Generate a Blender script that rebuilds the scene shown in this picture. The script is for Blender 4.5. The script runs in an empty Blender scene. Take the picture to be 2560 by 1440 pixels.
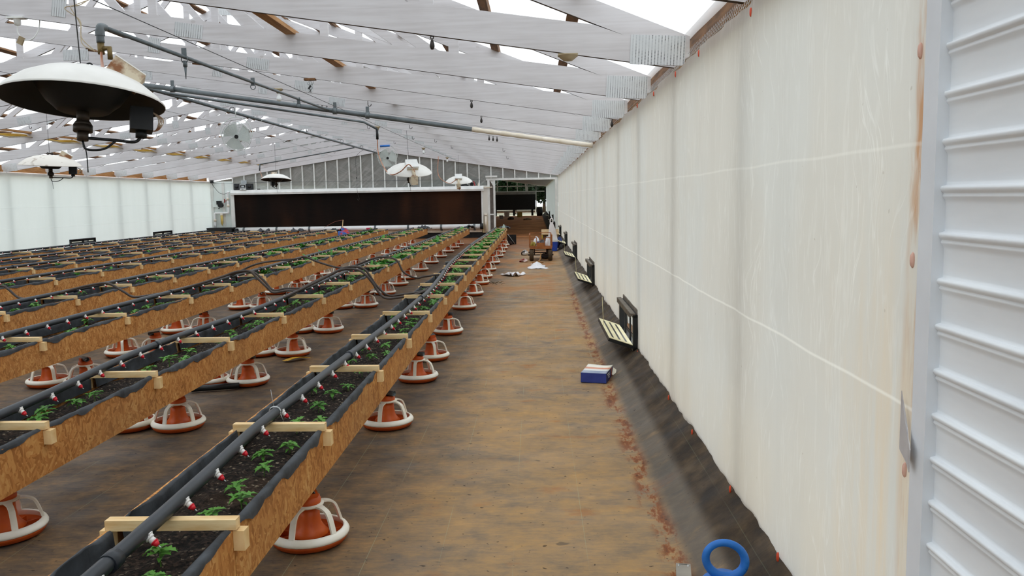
import bpy, math, random
from mathutils import Vector, Matrix

sc = bpy.context.scene
COL = sc.collection
RND = random.Random(11)
PI = math.pi

# ------------------------------------------------------------------ camera, sky, exposure
cam_d = bpy.data.cameras.new('camera')
cam_d.sensor_width = 36.0
cam_d.lens = 28.82
cam_d.clip_start = 0.05
cam_d.clip_end = 400
cam = bpy.data.objects.new('camera', cam_d)
COL.objects.link(cam)
_p, _y, _r = 0.11034537, -0.02986332, -0.01714030
_f = Vector((math.sin(_y)*math.cos(_p), math.cos(_y)*math.cos(_p), -math.sin(_p)))
_rt = Vector((math.cos(_y), -math.sin(_y), 0))
_up = _rt.cross(_f)
_r2 = math.cos(_r)*_rt + math.sin(_r)*_up
_u2 = -math.sin(_r)*_rt + math.cos(_r)*_up
cam.matrix_world = Matrix(((_r2.x, _u2.x, -_f.x, 0), (_r2.y, _u2.y, -_f.y, 0), (_r2.z, _u2.z, -_f.z, 1.6), (0, 0, 0, 1)))
sc.camera = cam

w = bpy.data.worlds.new('overcast_sky')
sc.world = w
w.use_nodes = True
wn = w.node_tree
wn.nodes['Background'].inputs[0].default_value = (0.90, 0.955, 1.0, 1)
wn.nodes['Background'].inputs[1].default_value = 2.1

sc.view_settings.view_transform = 'Standard'
sc.view_settings.look = 'None'
sc.view_settings.gamma = 1
sc.view_settings.exposure = 0.0
sc.view_settings.use_curve_mapping = False
sc.cycles.use_denoising = True
sc.cycles.max_bounces = 8
sc.cycles.diffuse_bounces = 5
sc.cycles.glossy_bounces = 2
sc.cycles.transmission_bounces = 6
sc.cycles.transparent_max_bounces = 10
sc.cycles.caustics_reflective = False
sc.cycles.caustics_refractive = False

# ------------------------------------------------------------------ helpers
def lin(h):
    h = h.lstrip('#')
    o = []
    for i in (0, 2, 4):
        v = int(h[i:i+2], 16)/255
        o.append(v/12.92 if v <= 0.04045 else ((v+0.055)/1.055)**2.4)
    return (o[0], o[1], o[2], 1)

class NT:
    """a small writer of shader nodes"""
    def __init__(s, name):
        s.m = bpy.data.materials.new(name)
        s.m.use_nodes = True
        s.t = s.m.node_tree
        for n in list(s.t.nodes):
            s.t.nodes.remove(n)
        s.out = s.t.nodes.new('ShaderNodeOutputMaterial')
        s._co = None
    def n(s, kind, **kw):
        nd = s.t.nodes.new('ShaderNode' + kind)
        for k, v in kw.items():
            setattr(nd, k, v)
        return nd
    def set(s, sock, v):
        if v is None:
            return
        if isinstance(v, bpy.types.NodeSocket):
            s.t.links.new(v, sock)
        elif isinstance(v, str):
            sock.default_value = lin(v)
        elif isinstance(v, (int, float)):
            if hasattr(sock.default_value, '__len__'):
                sock.default_value = (v,)*len(sock.default_value)
            else:
                sock.default_value = v
        else:
            sock.default_value = v if len(v) == len(sock.default_value) else tuple(v)[:len(sock.default_value)]
    def co(s):
        if s._co is None:
            s._co = s.n('TexCoord').outputs['Object']
        return s._co
    def vec(s, scale=(1, 1, 1), rot=(0, 0, 0), loc=(0, 0, 0), src=None):
        m = s.n('Mapping')
        s.set(m.inputs[0], src or s.co())
        m.inputs['Scale'].default_value = scale
        m.inputs['Rotation'].default_value = rot
        s.set(m.inputs['Location'], loc)
        return m.outputs[0]
    def noise(s, v=None, scale=5, detail=3, rough=0.55):
        n = s.n('TexNoise')
        s.set(n.inputs['Vector'], v if v is not None else s.co())
        n.inputs['Scale'].default_value = scale
        n.inputs['Detail'].default_value = detail
        n.inputs['Roughness'].default_value = rough
        return n.outputs[0]
    def vor(s, v, scale=1, rnd=1.0):
        n = s.n('TexVoronoi')
        s.set(n.inputs['Vector'], v)
        n.inputs['Scale'].default_value = scale
        n.inputs['Randomness'].default_value = rnd
        return n
    def xyz(s, v=None):
        n = s.n('SeparateXYZ')
        s.set(n.inputs[0], v if v is not None else s.co())
        return n.outputs
    def m2(s, op, a, b=0.0, c=None, clamp=False):
        n = s.n('Math', operation=op, use_clamp=clamp)
        s.set(n.inputs[0], a)
        s.set(n.inputs[1], b)
        if c is not None:
            s.set(n.inputs[2], c)
        return n.outputs[0]
    def step(s, v, a, b):
        n = s.n('MapRange', interpolation_type='SMOOTHSTEP')
        s.set(n.inputs[0], v)
        n.inputs[1].default_value = a
        n.inputs[2].default_value = b
        return n.outputs[0]
    def mix(s, f, a, b, mode='MIX'):
        n = s.n('MixRGB', blend_type=mode)
        s.set(n.inputs[0], f)
        s.set(n.inputs[1], a)
        s.set(n.inputs[2], b)
        return n.outputs[0]
    def ramp(s, f, stops):
        n = s.n('ValToRGB')
        s.set(n.inputs[0], f)
        e = n.color_ramp.elements
        while len(e) < len(stops):
            e.new(0.5)
        for el, (p, c) in zip(e, stops):
            el.position = p
            el.color = lin(c) if isinstance(c, str) else c
        return n.outputs[0]
    def bump(s, h, strength=0.3, dist=0.01):
        n = s.n('Bump')
        s.set(n.inputs['Height'], h)
        n.inputs['Strength'].default_value = strength
        n.inputs['Distance'].default_value = dist
        return n.outputs[0]
    def pbr(s, col, rough=0.6, metal=0.0, normal=None, spec=0.4):
        b = s.n('BsdfPrincipled')
        s.set(b.inputs['Base Color'], col)
        s.set(b.inputs['Roughness'], rough)
        s.set(b.inputs['Metallic'], metal)
        s.set(b.inputs['Specular IOR Level'], spec)
        if normal is not None:
            s.set(b.inputs['Normal'], normal)
        s.t.links.new(b.outputs[0], s.out.inputs[0])
        return s.m
    def sh(s, kind, col=None, normal=None, rough=None):
        b = s.n('Bsdf' + kind)
        if col is not None:
            s.set(b.inputs['Color'], col)
        if rough is not None:
            s.set(b.inputs['Roughness'], rough)
        if normal is not None:
            s.set(b.inputs['Normal'], normal)
        return b.outputs[0]
    def mixs(s, f, a, b):
        n = s.n('MixShader')
        s.set(n.inputs[0], f)
        s.t.links.new(a, n.inputs[1])
        s.t.links.new(b, n.inputs[2])
        return n.outputs[0]
    def done(s, shader):
        s.t.links.new(shader, s.out.inputs[0])
        return s.m

def simple(name, a, b=None, scale=6, rough=0.55, metal=0.0, bump=0.0, bscale=40, lo=0.35, hi=0.7, stretch=(1, 1, 1), spec=0.4):
    t = NT(name)
    v = t.vec(stretch)
    col = a
    if b:
        col = t.ramp(t.noise(v, scale, 4), [(lo, a), (hi, b)])
    nm = t.bump(t.noise(v, bscale, 3), bump, 0.005) if bump else None
    return t.pbr(col, rough, metal, nm, spec)

class MB:
    """collects shapes and links them as one mesh object"""
    def __init__(s):
        s.V, s.F, s.M, s.S = [], [], [], []
    def add(s, vs, fs, m=0, smooth=False):
        o = len(s.V)
        s.V += [tuple(v) for v in vs]
        for f in fs:
            s.F.append(tuple(i+o for i in f))
            s.M.append(m)
            s.S.append(smooth)
        return s
    def box(s, c, d, rot=None, m=0):
        c = Vector(c)
        vs = []
        for x in (-.5, .5):
            for y in (-.5, .5):
                for z in (-.5, .5):
                    p = Vector((x*d[0], y*d[1], z*d[2]))
                    if rot:
                        p = rot @ p
                    vs.append(c+p)
        return s.add(vs, [(0, 1, 3, 2), (4, 6, 7, 5), (0, 4, 5, 1), (2, 3, 7, 6), (0, 2, 6, 4), (1, 5, 7, 3)], m)
    def bx(s, x0, x1, y0, y1, z0, z1, m=0):
        return s.box(((x0+x1)/2, (y0+y1)/2, (z0+z1)/2), (x1-x0, y1-y0, z1-z0), None, m)
    def bar(s, a, b, w_, h_, m=0, up=(0, 0, 1)):
        a, b = Vector(a), Vector(b)
        d = b-a
        L = d.length
        d.normalize()
        u = Vector(up)
        sd = d.cross(u)
        if sd.length < 1e-4:
            sd = d.cross(Vector((0, 1, 0)))
        sd.normalize()
        u = sd.cross(d)
        rot = Matrix((sd, d, u)).transposed()
        return s.box((a+b)/2, (w_, L, h_), rot, m)
    def prism(s, pts, y0, y1, m=0, axis='Y'):
        n = len(pts)
        if axis == 'Y':
            vs = [(x, y0, z) for x, z in pts]+[(x, y1, z) for x, z in pts]
        elif axis == 'X':
            vs = [(y0, x, z) for x, z in pts]+[(y1, x, z) for x, z in pts]
        else:
            vs = [(x, z, y0) for x, z in pts]+[(x, z, y1) for x, z in pts]
        fs = [tuple(range(n)), tuple(range(2*n-1, n-1, -1))]+[(i, (i+n), ((i+1) % n)+n, (i+1) % n) for i in range(n)]
        return s.add(vs, fs, m)
    def tube(s, pts, r, n=8, m=0, caps=True, smooth=True):
        pts = [Vector(p) for p in pts]
        rs = r if isinstance(r, (list, tuple)) else [r]*len(pts)
        vs, fs = [], []
        prev = None
        for i, p in enumerate(pts):
            d = (pts[min(i+1, len(pts)-1)]-pts[max(i-1, 0)])
            if d.length < 1e-9:
                d = Vector((0, 0, 1))
            d.normalize()
            if prev is None:
                a = d.cross(Vector((0, 0, 1)))
                if a.length < 0.05:
                    a = d.cross(Vector((1, 0, 0)))
            else:
                a = prev-d*prev.dot(d)
            a.normalize()
            prev = a
            b = d.cross(a)
            for k in range(n):
                t = 2*PI*k/n
                vs.append(p+(a*math.cos(t)+b*math.sin(t))*rs[i])
        for i in range(len(pts)-1):
            for k in range(n):
                fs.append((i*n+k, i*n+(k+1) % n, (i+1)*n+(k+1) % n, (i+1)*n+k))
        s.add(vs, fs, m, smooth)
        if caps:
            o = len(s.V)-len(vs)
            s.F += [tuple(o+k for k in range(n-1, -1, -1)), tuple(o+len(vs)-n+k for k in range(n))]
            s.M += [m, m]
            s.S += [False, False]
        return s
    def lathe(s, prof, n=24, o=(0, 0, 0), m=0, smooth=True, rot=None):
        o = Vector(o)
        vs, fs = [], []
        for r, z in prof:
            for k in range(n):
                t = 2*PI*k/n
                p = Vector((r*math.cos(t), r*math.sin(t), z))
                if rot:
                    p = rot @ p
                vs.append(o+p)
        for i in range(len(prof)-1):
            for k in range(n):
                fs.append((i*n+k, i*n+(k+1) % n, (i+1)*n+(k+1) % n, (i+1)*n+k))
        return s.add(vs, fs, m, smooth)
    def grid(s, fn, nu, nv, m=0, smooth=True, skip=None):
        vs = [fn(i/nu, j/nv) for j in range(nv+1) for i in range(nu+1)]
        fs = []
        for j in range(nv):
            for i in range(nu):
                if skip and skip((i+.5)/nu, (j+.5)/nv):
                    continue
                a = j*(nu+1)+i
                fs.append((a, a+1, a+nu+2, a+nu+1))
        return s.add(vs, fs, m, smooth)
    def build(s, name, mats, parent=None):
        me = bpy.data.meshes.new(name)
        me.from_pydata(s.V, [], s.F)
        for mt in (mats if isinstance(mats, (list, tuple)) else [mats]):
            me.materials.append(mt)
        me.polygons.foreach_set('material_index', s.M)
        me.polygons.foreach_set('use_smooth', s.S)
        me.update()
        o = bpy.data.objects.new(name, me)
        COL.objects.link(o)
        if parent:
            o.parent = parent
        return o

def tag(o, label, cat, group=None, kind=None):
    if label:
        o['label'] = label
    if cat:
        o['category'] = cat
    if group:
        o['group'] = group
    if kind:
        o['kind'] = kind
    return o

def struct(o, label=None):
    o['kind'] = 'structure'
    if label:
        o['label'] = label
    return o

def thing(name, label, cat, loc=(0, 0, 0), rot=(0, 0, 0), group=None):
    o = bpy.data.objects.new(name, None)
    COL.objects.link(o)
    o.empty_display_size = 0.05
    o.location = loc
    o.rotation_euler = rot
    return tag(o, label, cat, group)

def kids(o):
    return KIDS.get(o.name, [])
KIDS = {}
def remember(o, *ch):
    KIDS[o.name] = list(ch)

def dup_tree(root, loc=None, rot=None, label=None, group=None, parent=None):
    c = root.copy()
    COL.objects.link(c)
    if parent:
        c.parent = parent
    if loc is not None:
        c.location = loc
    if rot is not None:
        c.rotation_euler = rot
    if label:
        c['label'] = label
    if group:
        c['group'] = group
    ch2 = []
    for ch in kids(root):
        ch2.append(dup_tree(ch, parent=c))
    if ch2:
        remember(c, *ch2)
    return c

def spline(pts, k=6):
    P = [Vector(p) for p in pts]
    P = [P[0]*2-P[1]]+P+[P[-1]*2-P[-2]]
    out = []
    for i in range(1, len(P)-2):
        a, b, c, d = P[i-1], P[i], P[i+1], P[i+2]
        for j in range(k):
            t = j/k
            out.append(0.5*((2*b)+(c-a)*t+(2*a-5*b+4*c-d)*t*t+(3*b-a-3*c+d)*t**3))
    out.append(P[-2])
    return out

ORD = ['zeroth', 'first', 'second', 'third', 'fourth', 'fifth', 'sixth', 'seventh', 'eighth', 'ninth', 'tenth', 'eleventh', 'twelfth',
       'thirteenth', 'fourteenth', 'fifteenth', 'sixteenth', 'seventeenth', 'eighteenth', 'nineteenth', 'twentieth', 'twenty-first', 'twenty-second', 'twenty-third', 'twenty-fourth']

def wob(x, seed=0.0):
    return (math.sin(x*1.0+seed)+0.6*math.sin(x*2.3+seed*1.7+1)+0.4*math.sin(x*4.1+seed*2.9+2)+0.25*math.sin(x*7.7+seed*0.7))/2.25

# ------------------------------------------------------------------ materials
def mat_osb():
    t = NT('osb_board')
    rnd = t.n('ObjectInfo').outputs['Random']
    sh = t.m2('MULTIPLY', rnd, 37.0)
    cx = t.n('CombineXYZ')
    for i in range(3):
        t.set(cx.inputs[i], sh)
    def layer(ang, sy, sz, off):
        a = t.n('VectorMath', operation='ADD')
        t.set(a.inputs[0], t.co())
        t.set(a.inputs[1], cx.outputs[0])
        wv = t.noise(a.outputs[0], 9, 2)
        b = t.n('VectorMath', operation='ADD')
        t.set(b.inputs[0], a.outputs[0])
        sc_ = t.n('VectorMath', operation='SCALE')
        cmb = t.n('CombineXYZ')
        t.set(cmb.inputs[1], wv)
        t.set(cmb.inputs[2], wv)
        t.set(sc_.inputs[0], cmb.outputs[0])
        sc_.inputs['Scale'].default_value = 0.03
        t.set(b.inputs[1], sc_.outputs[0])
        r = t.vec((1, 1, 1), (ang, 0, 0), (0, off, off), b.outputs[0])
        return t.vor(t.vec((9, sy*1.5, sz*1.35), src=r), 1.0)
    l1, l2, l3 = layer(0.45, 17, 62, 0), layer(-0.7, 15, 58, 3.3), layer(1.35, 16, 55, 7.1)
    def val(l):
        s_ = t.n('SeparateColor')
        t.set(s_.inputs[0], l.outputs['Color'])
        return s_.outputs
    a, b, c = val(l1), val(l2), val(l3)
    m12 = t.mix(t.m2('GREATER_THAN', b[1], 0.52), a[0], b[0])
    m123 = t.mix(t.m2('GREATER_THAN', c[1], 0.6), m12, c[0])
    f = t.mix(0.5, m123, t.noise(t.vec((3, 3, 3)), 2.5, 4))
    col = t.ramp(f, [(0.05, '#7f5027'), (0.3, '#a56c36'), (0.5, '#bd8145'), (0.72, '#cb9555'), (0.95, '#e0b67c')])
    gr = t.step(t.noise(t.vec((2, 1.1, 2)), 1.0, 3), 0.42, 0.75)
    col = t.mix(t.m2('MULTIPLY', gr, 0.25), col, '#7d674b')
    return t.pbr(col, 0.75, 0, t.bump(m123, 0.25, 0.004), 0.25)

def mat_floor():
    t = NT('woven_ground_cover')
    x, y, z = t.xyz()
    big = t.noise(t.vec((0.9, 0.5, 1)), 1.3, 5, 0.6)
    st = t.noise(t.vec((4.0, 20, 1)), 2.0, 7, 0.75)
    fine = t.noise(t.vec((14, 60, 1)), 1.0, 4, 0.7)
    mid = t.noise(t.vec((3.4, 4.6, 1)), 1.7, 7, 0.7)
    f = t.m2('ADD', t.m2('ADD', t.m2('MULTIPLY', big, 0.34), t.m2('MULTIPLY', st, 0.15)), t.m2('ADD', t.m2('MULTIPLY', fine, 0.15), t.m2('MULTIPLY', mid, 0.36)))
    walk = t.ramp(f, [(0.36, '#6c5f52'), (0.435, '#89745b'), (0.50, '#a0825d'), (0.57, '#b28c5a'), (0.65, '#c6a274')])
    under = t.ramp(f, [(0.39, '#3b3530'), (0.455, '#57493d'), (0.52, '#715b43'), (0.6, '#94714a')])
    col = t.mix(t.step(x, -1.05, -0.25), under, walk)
    # tracked orange soil farther up the aisle
    far = t.m2('MULTIPLY', t.step(y, 9.0, 17.0), t.step(big, 0.42, 0.62))
    far = t.m2('MULTIPLY', far, t.m2('MULTIPLY', t.step(x, -2.2, -0.9), t.m2('SUBTRACT', 1.0, t.step(x, 0.25, 0.6))))
    col = t.mix(far, col, t.ramp(st, [(0.3, '#8b5a2e'), (0.7, '#b9824c')]))
    col = t.mix(t.m2('MULTIPLY', t.step(y, 22.5, 27.5), 0.8), col, t.ramp(st, [(0.3, '#6e3f22'), (0.7, '#99643a')]))
    # rusty blotches
    bl = t.m2('MULTIPLY', t.step(t.noise(t.vec((1.7, 2.6, 1), loc=(4, 7, 0)), 1.5, 4), 0.58, 0.72), t.step(x, -1.0, 0.0))
    col = t.mix(t.m2('MULTIPLY', bl, 0.65), col, '#a0642c')
    gp = t.m2('MULTIPLY', t.step(t.noise(t.vec((1.5, 2.1, 1), loc=(1, 5, 0)), 1.4, 4), 0.555, 0.68), 0.42)
    col = t.mix(gp, col, '#5d5a57')
    # dark drips
    dk = t.step(t.noise(t.vec((3.0, 4.5, 1), loc=(9, 1, 0)), 2.2, 2), 0.70, 0.76)
    col = t.mix(t.m2('MULTIPLY', dk, 0.6), col, '#453d35')
    # spilled soil trail
    wv = t.m2('MULTIPLY', t.m2('SUBTRACT', t.noise(t.vec((0.01, 1.5, 1)), 1.0, 2), 0.5), 0.1)
    d = t.m2('ABSOLUTE', t.m2('SUBTRACT', t.m2('ADD', x, wv), 0.59))
    band = t.m2('SUBTRACT', 1.0, t.step(d, 0.02, 0.085))
    nz = t.noise(t.vec((9, 3.2, 1)), 1.3, 6, 0.7)
    trail = t.m2('MULTIPLY', band, t.step(nz, 0.46, 0.54))
    trail = t.m2('MULTIPLY', trail, t.m2('SUBTRACT', 1.0, t.step(y, 13.0, 16.0)))
    col = t.mix(t.m2('MULTIPLY', trail, 0.9), col, t.ramp(nz, [(0.45, '#9c5420'), (0.62, '#64310f')]))
    # grey cleaner strip and dark bank beside the wall
    gs = t.m2('MULTIPLY', t.step(x, 0.60, 0.68), t.step(mid, 0.25, 0.5))
    col = t.mix(t.m2('MULTIPLY', gs, 0.85), col, t.ramp(mid, [(0.35, '#4c4a47'), (0.65, '#625d56')]))
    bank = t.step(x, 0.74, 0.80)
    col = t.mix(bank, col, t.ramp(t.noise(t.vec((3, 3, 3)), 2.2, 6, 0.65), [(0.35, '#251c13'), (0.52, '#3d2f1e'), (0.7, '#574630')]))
    # grid threads
    fr = t.m2('FRACT', t.m2('DIVIDE', t.m2('ADD', x, 99.78), 0.33))
    th = t.m2('LESS_THAN', fr, 0.009)
    th = t.m2('MULTIPLY', th, t.m2('MULTIPLY', t.step(t.noise(t.vec((0.6, 0.35, 1)), 2, 3), 0.42, 0.6), 0.4))
    th = t.m2('MULTIPLY', th, t.m2('SUBTRACT', 1.0, t.m2('MULTIPLY', bank, 0.75)))
    col = t.mix(th, col, '#a3b08f')
    sp = t.m2('GREATER_THAN', t.noise(t.vec((28, 36, 1)), 1.0, 1), 0.725)
    col = t.mix(t.m2('MULTIPLY', sp, 0.75), col, '#2e2117')
    rough = t.ramp(t.noise(t.vec((1.2, 2, 1), loc=(3, 3, 0)), 1.5, 3), [(0.3, (0.5, 0.5, 0.5, 1)), (0.7, (0.85, 0.85, 0.85, 1))])
    h = t.m2('ADD', t.m2('MULTIPLY', st, 0.8), t.m2('MULTIPLY', fine, 0.4))
    return t.pbr(col, rough, 0, t.bump(h, 0.35, 0.012), 0.3)

def mat_film(name, col_a, col_b, through, clear, wrinkle=(1, 22, 1.6), stain_and_shade=False, gloss=0.1, slant=0.0):
    """milky plastic sheet: diffuse + translucent (+ a clear share)"""
    t = NT(name)
    n1 = t.noise(t.vec(wrinkle) if not slant else t.vec((1.2, 1, 9), src=t.vec((1, 1, 1), (0, slant, 0))), 1.0, 4, 0.6)
    n2 = t.noise(t.vec((0.8, 0.8, 0.8)), 1.2, 3)
    col = t.mix(t.m2('ADD', t.m2('MULTIPLY', n1, 0.6), t.m2('MULTIPLY', n2, 0.4)), col_a, col_b)  # wrinkle highlights put into the film colour as paler streaks
    if stain_and_shade:
        x, y, z = t.xyz()
        s1 = t.m2('MULTIPLY', t.m2('SUBTRACT', 1.0, t.step(y, 2.05, 2.75)), t.m2('SUBTRACT', 1.0, t.step(z, 0.5, 1.9)))
        s1 = t.m2('MULTIPLY', s1, t.step(t.noise(t.vec((1, 14, 1.2)), 1.0, 4), 0.3, 0.75))
        col = t.mix(t.m2('MULTIPLY', s1, 0.75), col, '#e3bd84')
        s2 = t.m2('MULTIPLY', t.m2('SUBTRACT', 1.0, t.step(y, 2.02, 2.09)), t.step(t.noise(t.vec((1, 20, 3)), 1.0, 4), 0.42, 0.65))
        col = t.mix(t.m2('MULTIPLY', s2, 0.8), col, '#b97a30')
        s3 = t.m2('MULTIPLY', t.m2('SUBTRACT', 1.0, t.step(z, 0.25, 0.9)), 0.35)
        col = t.mix(s3, col, '#e9ddc6')
        mk = t.m2('GREATER_THAN', t.noise(t.vec((1, 30, 30)), 1.0, 1), 0.8)
        col = t.mix(t.m2('MULTIPLY', mk, 0.35), col, '#8b7a63')
    if stain_and_shade:
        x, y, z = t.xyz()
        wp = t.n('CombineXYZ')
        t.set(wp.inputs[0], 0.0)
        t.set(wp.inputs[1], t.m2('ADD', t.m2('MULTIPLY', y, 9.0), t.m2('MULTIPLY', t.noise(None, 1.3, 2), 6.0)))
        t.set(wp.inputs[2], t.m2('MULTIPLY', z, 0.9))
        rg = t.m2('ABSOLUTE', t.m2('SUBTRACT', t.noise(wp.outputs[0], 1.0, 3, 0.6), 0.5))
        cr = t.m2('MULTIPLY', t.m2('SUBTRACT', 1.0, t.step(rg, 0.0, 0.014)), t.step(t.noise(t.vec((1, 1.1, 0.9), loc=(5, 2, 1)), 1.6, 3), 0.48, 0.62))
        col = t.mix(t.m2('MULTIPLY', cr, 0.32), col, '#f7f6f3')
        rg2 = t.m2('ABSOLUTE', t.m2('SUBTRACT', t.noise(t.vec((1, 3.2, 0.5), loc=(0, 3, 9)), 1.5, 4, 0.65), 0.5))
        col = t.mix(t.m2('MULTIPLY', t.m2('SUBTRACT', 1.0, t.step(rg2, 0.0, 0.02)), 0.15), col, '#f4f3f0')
        col = t.mix(t.m2('MULTIPLY', t.step(t.noise(t.vec((1, 2.3, 0.8), loc=(7, 1, 2)), 1.3, 4), 0.5, 0.7), 0.16), col, '#b9b3aa')  # shadow of the folds painted into the film colour
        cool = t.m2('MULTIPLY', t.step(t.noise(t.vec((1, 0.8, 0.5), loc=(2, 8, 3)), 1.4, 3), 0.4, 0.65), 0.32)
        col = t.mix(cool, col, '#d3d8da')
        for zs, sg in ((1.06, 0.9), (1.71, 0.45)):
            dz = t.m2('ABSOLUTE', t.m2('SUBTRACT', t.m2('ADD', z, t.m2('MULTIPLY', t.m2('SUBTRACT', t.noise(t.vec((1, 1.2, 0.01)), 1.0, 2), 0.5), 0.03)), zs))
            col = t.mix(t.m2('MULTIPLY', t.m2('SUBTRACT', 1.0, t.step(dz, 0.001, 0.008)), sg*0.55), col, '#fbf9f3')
    clr = clear
    if slant:
        for an, lo_, sd in ((slant, 1.0, 2.0), (-0.5, 0.7, 9.0), (0.15, 0.6, 5.0)):
            v_ = t.vec((0.35, 1, 3.2), src=t.vec((1, 1, 1), (0, an, 0), (sd, 0, sd)))
            rg = t.m2('ABSOLUTE', t.m2('SUBTRACT', t.noise(v_, 1.0, 4, 0.6), 0.5))
            cr = t.m2('MULTIPLY', t.m2('SUBTRACT', 1.0, t.step(rg, 0.0, 0.05)), t.step(t.noise(t.vec((0.6, 1, 0.6), loc=(sd, 1, 4)), 1.0, 3), 0.42, 0.62))
            col = t.mix(t.m2('MULTIPLY', cr, 0.3*lo_), col, '#f2f4f3')
            clr = t.m2('MULTIPLY', clr, t.m2('SUBTRACT', 1.0, t.m2('MULTIPLY', cr, 0.3*lo_)))
    nb = t.bump(t.m2('ADD', t.noise(t.vec(wrinkle), 1.7, 5, 0.6), t.m2('MULTIPLY', t.noise(t.vec((3, 3, 3)), 1.0, 4), 0.6)), 0.3, 0.02)
    s = t.mixs(through, t.sh('Diffuse', col, nb), t.sh('Translucent', col, nb))
    s = t.mixs(gloss, s, t.sh('Glossy', '#ffffff', nb, 0.35))
    if clear > 0:
        s = t.mixs(clr, s, t.sh('Transparent', '#ffffff'))
    return t.done(s)

def mat_truss():
    t = NT('whitewashed_wood')
    g = t.noise(t.vec((1.2, 9, 26)), 1.6, 5, 0.6)
    b = t.noise(t.vec((1.3, 1, 1.3)), 1.1, 3)
    col = t.ramp(t.m2('ADD', t.m2('MULTIPLY', g, 0.55), t.m2('MULTIPLY', b, 0.45)), [(0.3, '#bfbbbc'), (0.5, '#d0cdcf'), (0.7, '#dcdbde')])
    kn = t.m2('GREATER_THAN', t.noise(t.vec((5, 5, 9)), 1.0, 1), 0.76)
    col = t.mix(t.m2('MULTIPLY', kn, 0.25), col, '#9b9088')
    return t.pbr(col, 0.7, 0, t.bump(g, 0.15, 0.003), 0.3)

def mat_plate():
    t = NT('punched_steel_plate')
    x, y, z = t.xyz()
    fx = t.m2('FRACT', t.m2('DIVIDE', x, 0.021))
    fz = t.m2('FRACT', t.m2('DIVIDE', t.m2('ADD', z, t.m2('MULTIPLY', t.m2('FLOOR', t.m2('DIVIDE', x, 0.021)), 0.004)), 0.0075))
    slot = t.m2('MULTIPLY', t.m2('LESS_THAN', fx, 0.34), t.m2('LESS_THAN', fz, 0.5))
    pn = t.step(t.noise(t.vec((9, 3, 9)), 1.0, 2), 0.46, 0.56)
    col = t.mix(slot, t.ramp(t.noise(None, 9, 3), [(0.3, '#c3c6c8'), (0.7, '#d5d7d8')]), t.mix(pn, '#a9adb0', '#37373a'))
    return t.pbr(col, 0.5, 0.15, t.bump(slot, 0.5, 0.003), 0.4)

def mat_soil():
    t = NT('dark_potting_soil')
    n = t.noise(t.vec((1, 1, 1)), 26, 5, 0.7)
    v = t.vor(t.vec((1, 1, 1)), 105)
    s_ = t.n('SeparateColor')
    t.set(s_.inputs[0], v.outputs['Color'])
    f = t.m2('ADD', t.m2('MULTIPLY', n, 0.6), t.m2('MULTIPLY', s_.outputs[0], 0.4))
    col = t.ramp(f, [(0.25, '#0e0c0b'), (0.5, '#221c18'), (0.68, '#3a2e26'), (0.85, '#584a3d')])
    col = t.mix(t.step(t.noise(None, 2.2, 3), 0.5, 0.75), col, t.mix(0.4, col, '#4b3623'))
    chip = t.m2('GREATER_THAN', s_.outputs[1], 0.94)
    col = t.mix(t.m2('MULTIPLY', chip, 0.7), col, t.mix(s_.outputs[2], '#4a4138', '#a09078'))
    return t.pbr(col, 0.95, 0, t.bump(f, 0.9, 0.02), 0.15)

def mat_leaf(name, a, b):
    t = NT(name)
    rnd = t.n('ObjectInfo').outputs['Random']
    n = t.noise(None, 30, 3)
    col = t.mix(t.m2('ADD', t.m2('MULTIPLY', n, 0.6), t.m2('MULTIPLY', rnd, 0.3)), a, b)
    p = t.n('BsdfPrincipled')
    t.set(p.inputs['Base Color'], col)
    p.inputs['Roughness'].default_value = 0.5
    p.inputs['Specular IOR Level'].default_value = 0.3
    tr = t.sh('Translucent', col)
    return t.done(t.mixs(0.25, p.outputs[0], tr))

def mat_pad():
    t = NT('soaked_cooling_pad')
    big = t.noise(t.vec((0.42, 1, 0.12)), 1.0, 3)
    rows = t.noise(t.vec((3, 3, 60)), 1.0, 2)
    col = t.ramp(t.m2('ADD', t.m2('MULTIPLY', big, 0.9), t.m2('MULTIPLY', rows, 0.1)), [(0.42, '#0c0604'), (0.5, '#190c06'), (0.57, '#2b170b'), (0.64, '#3a200f')])
    return t.pbr(col, 0.7, 0, t.bump(rows, 0.3, 0.01), 0.15)

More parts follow.
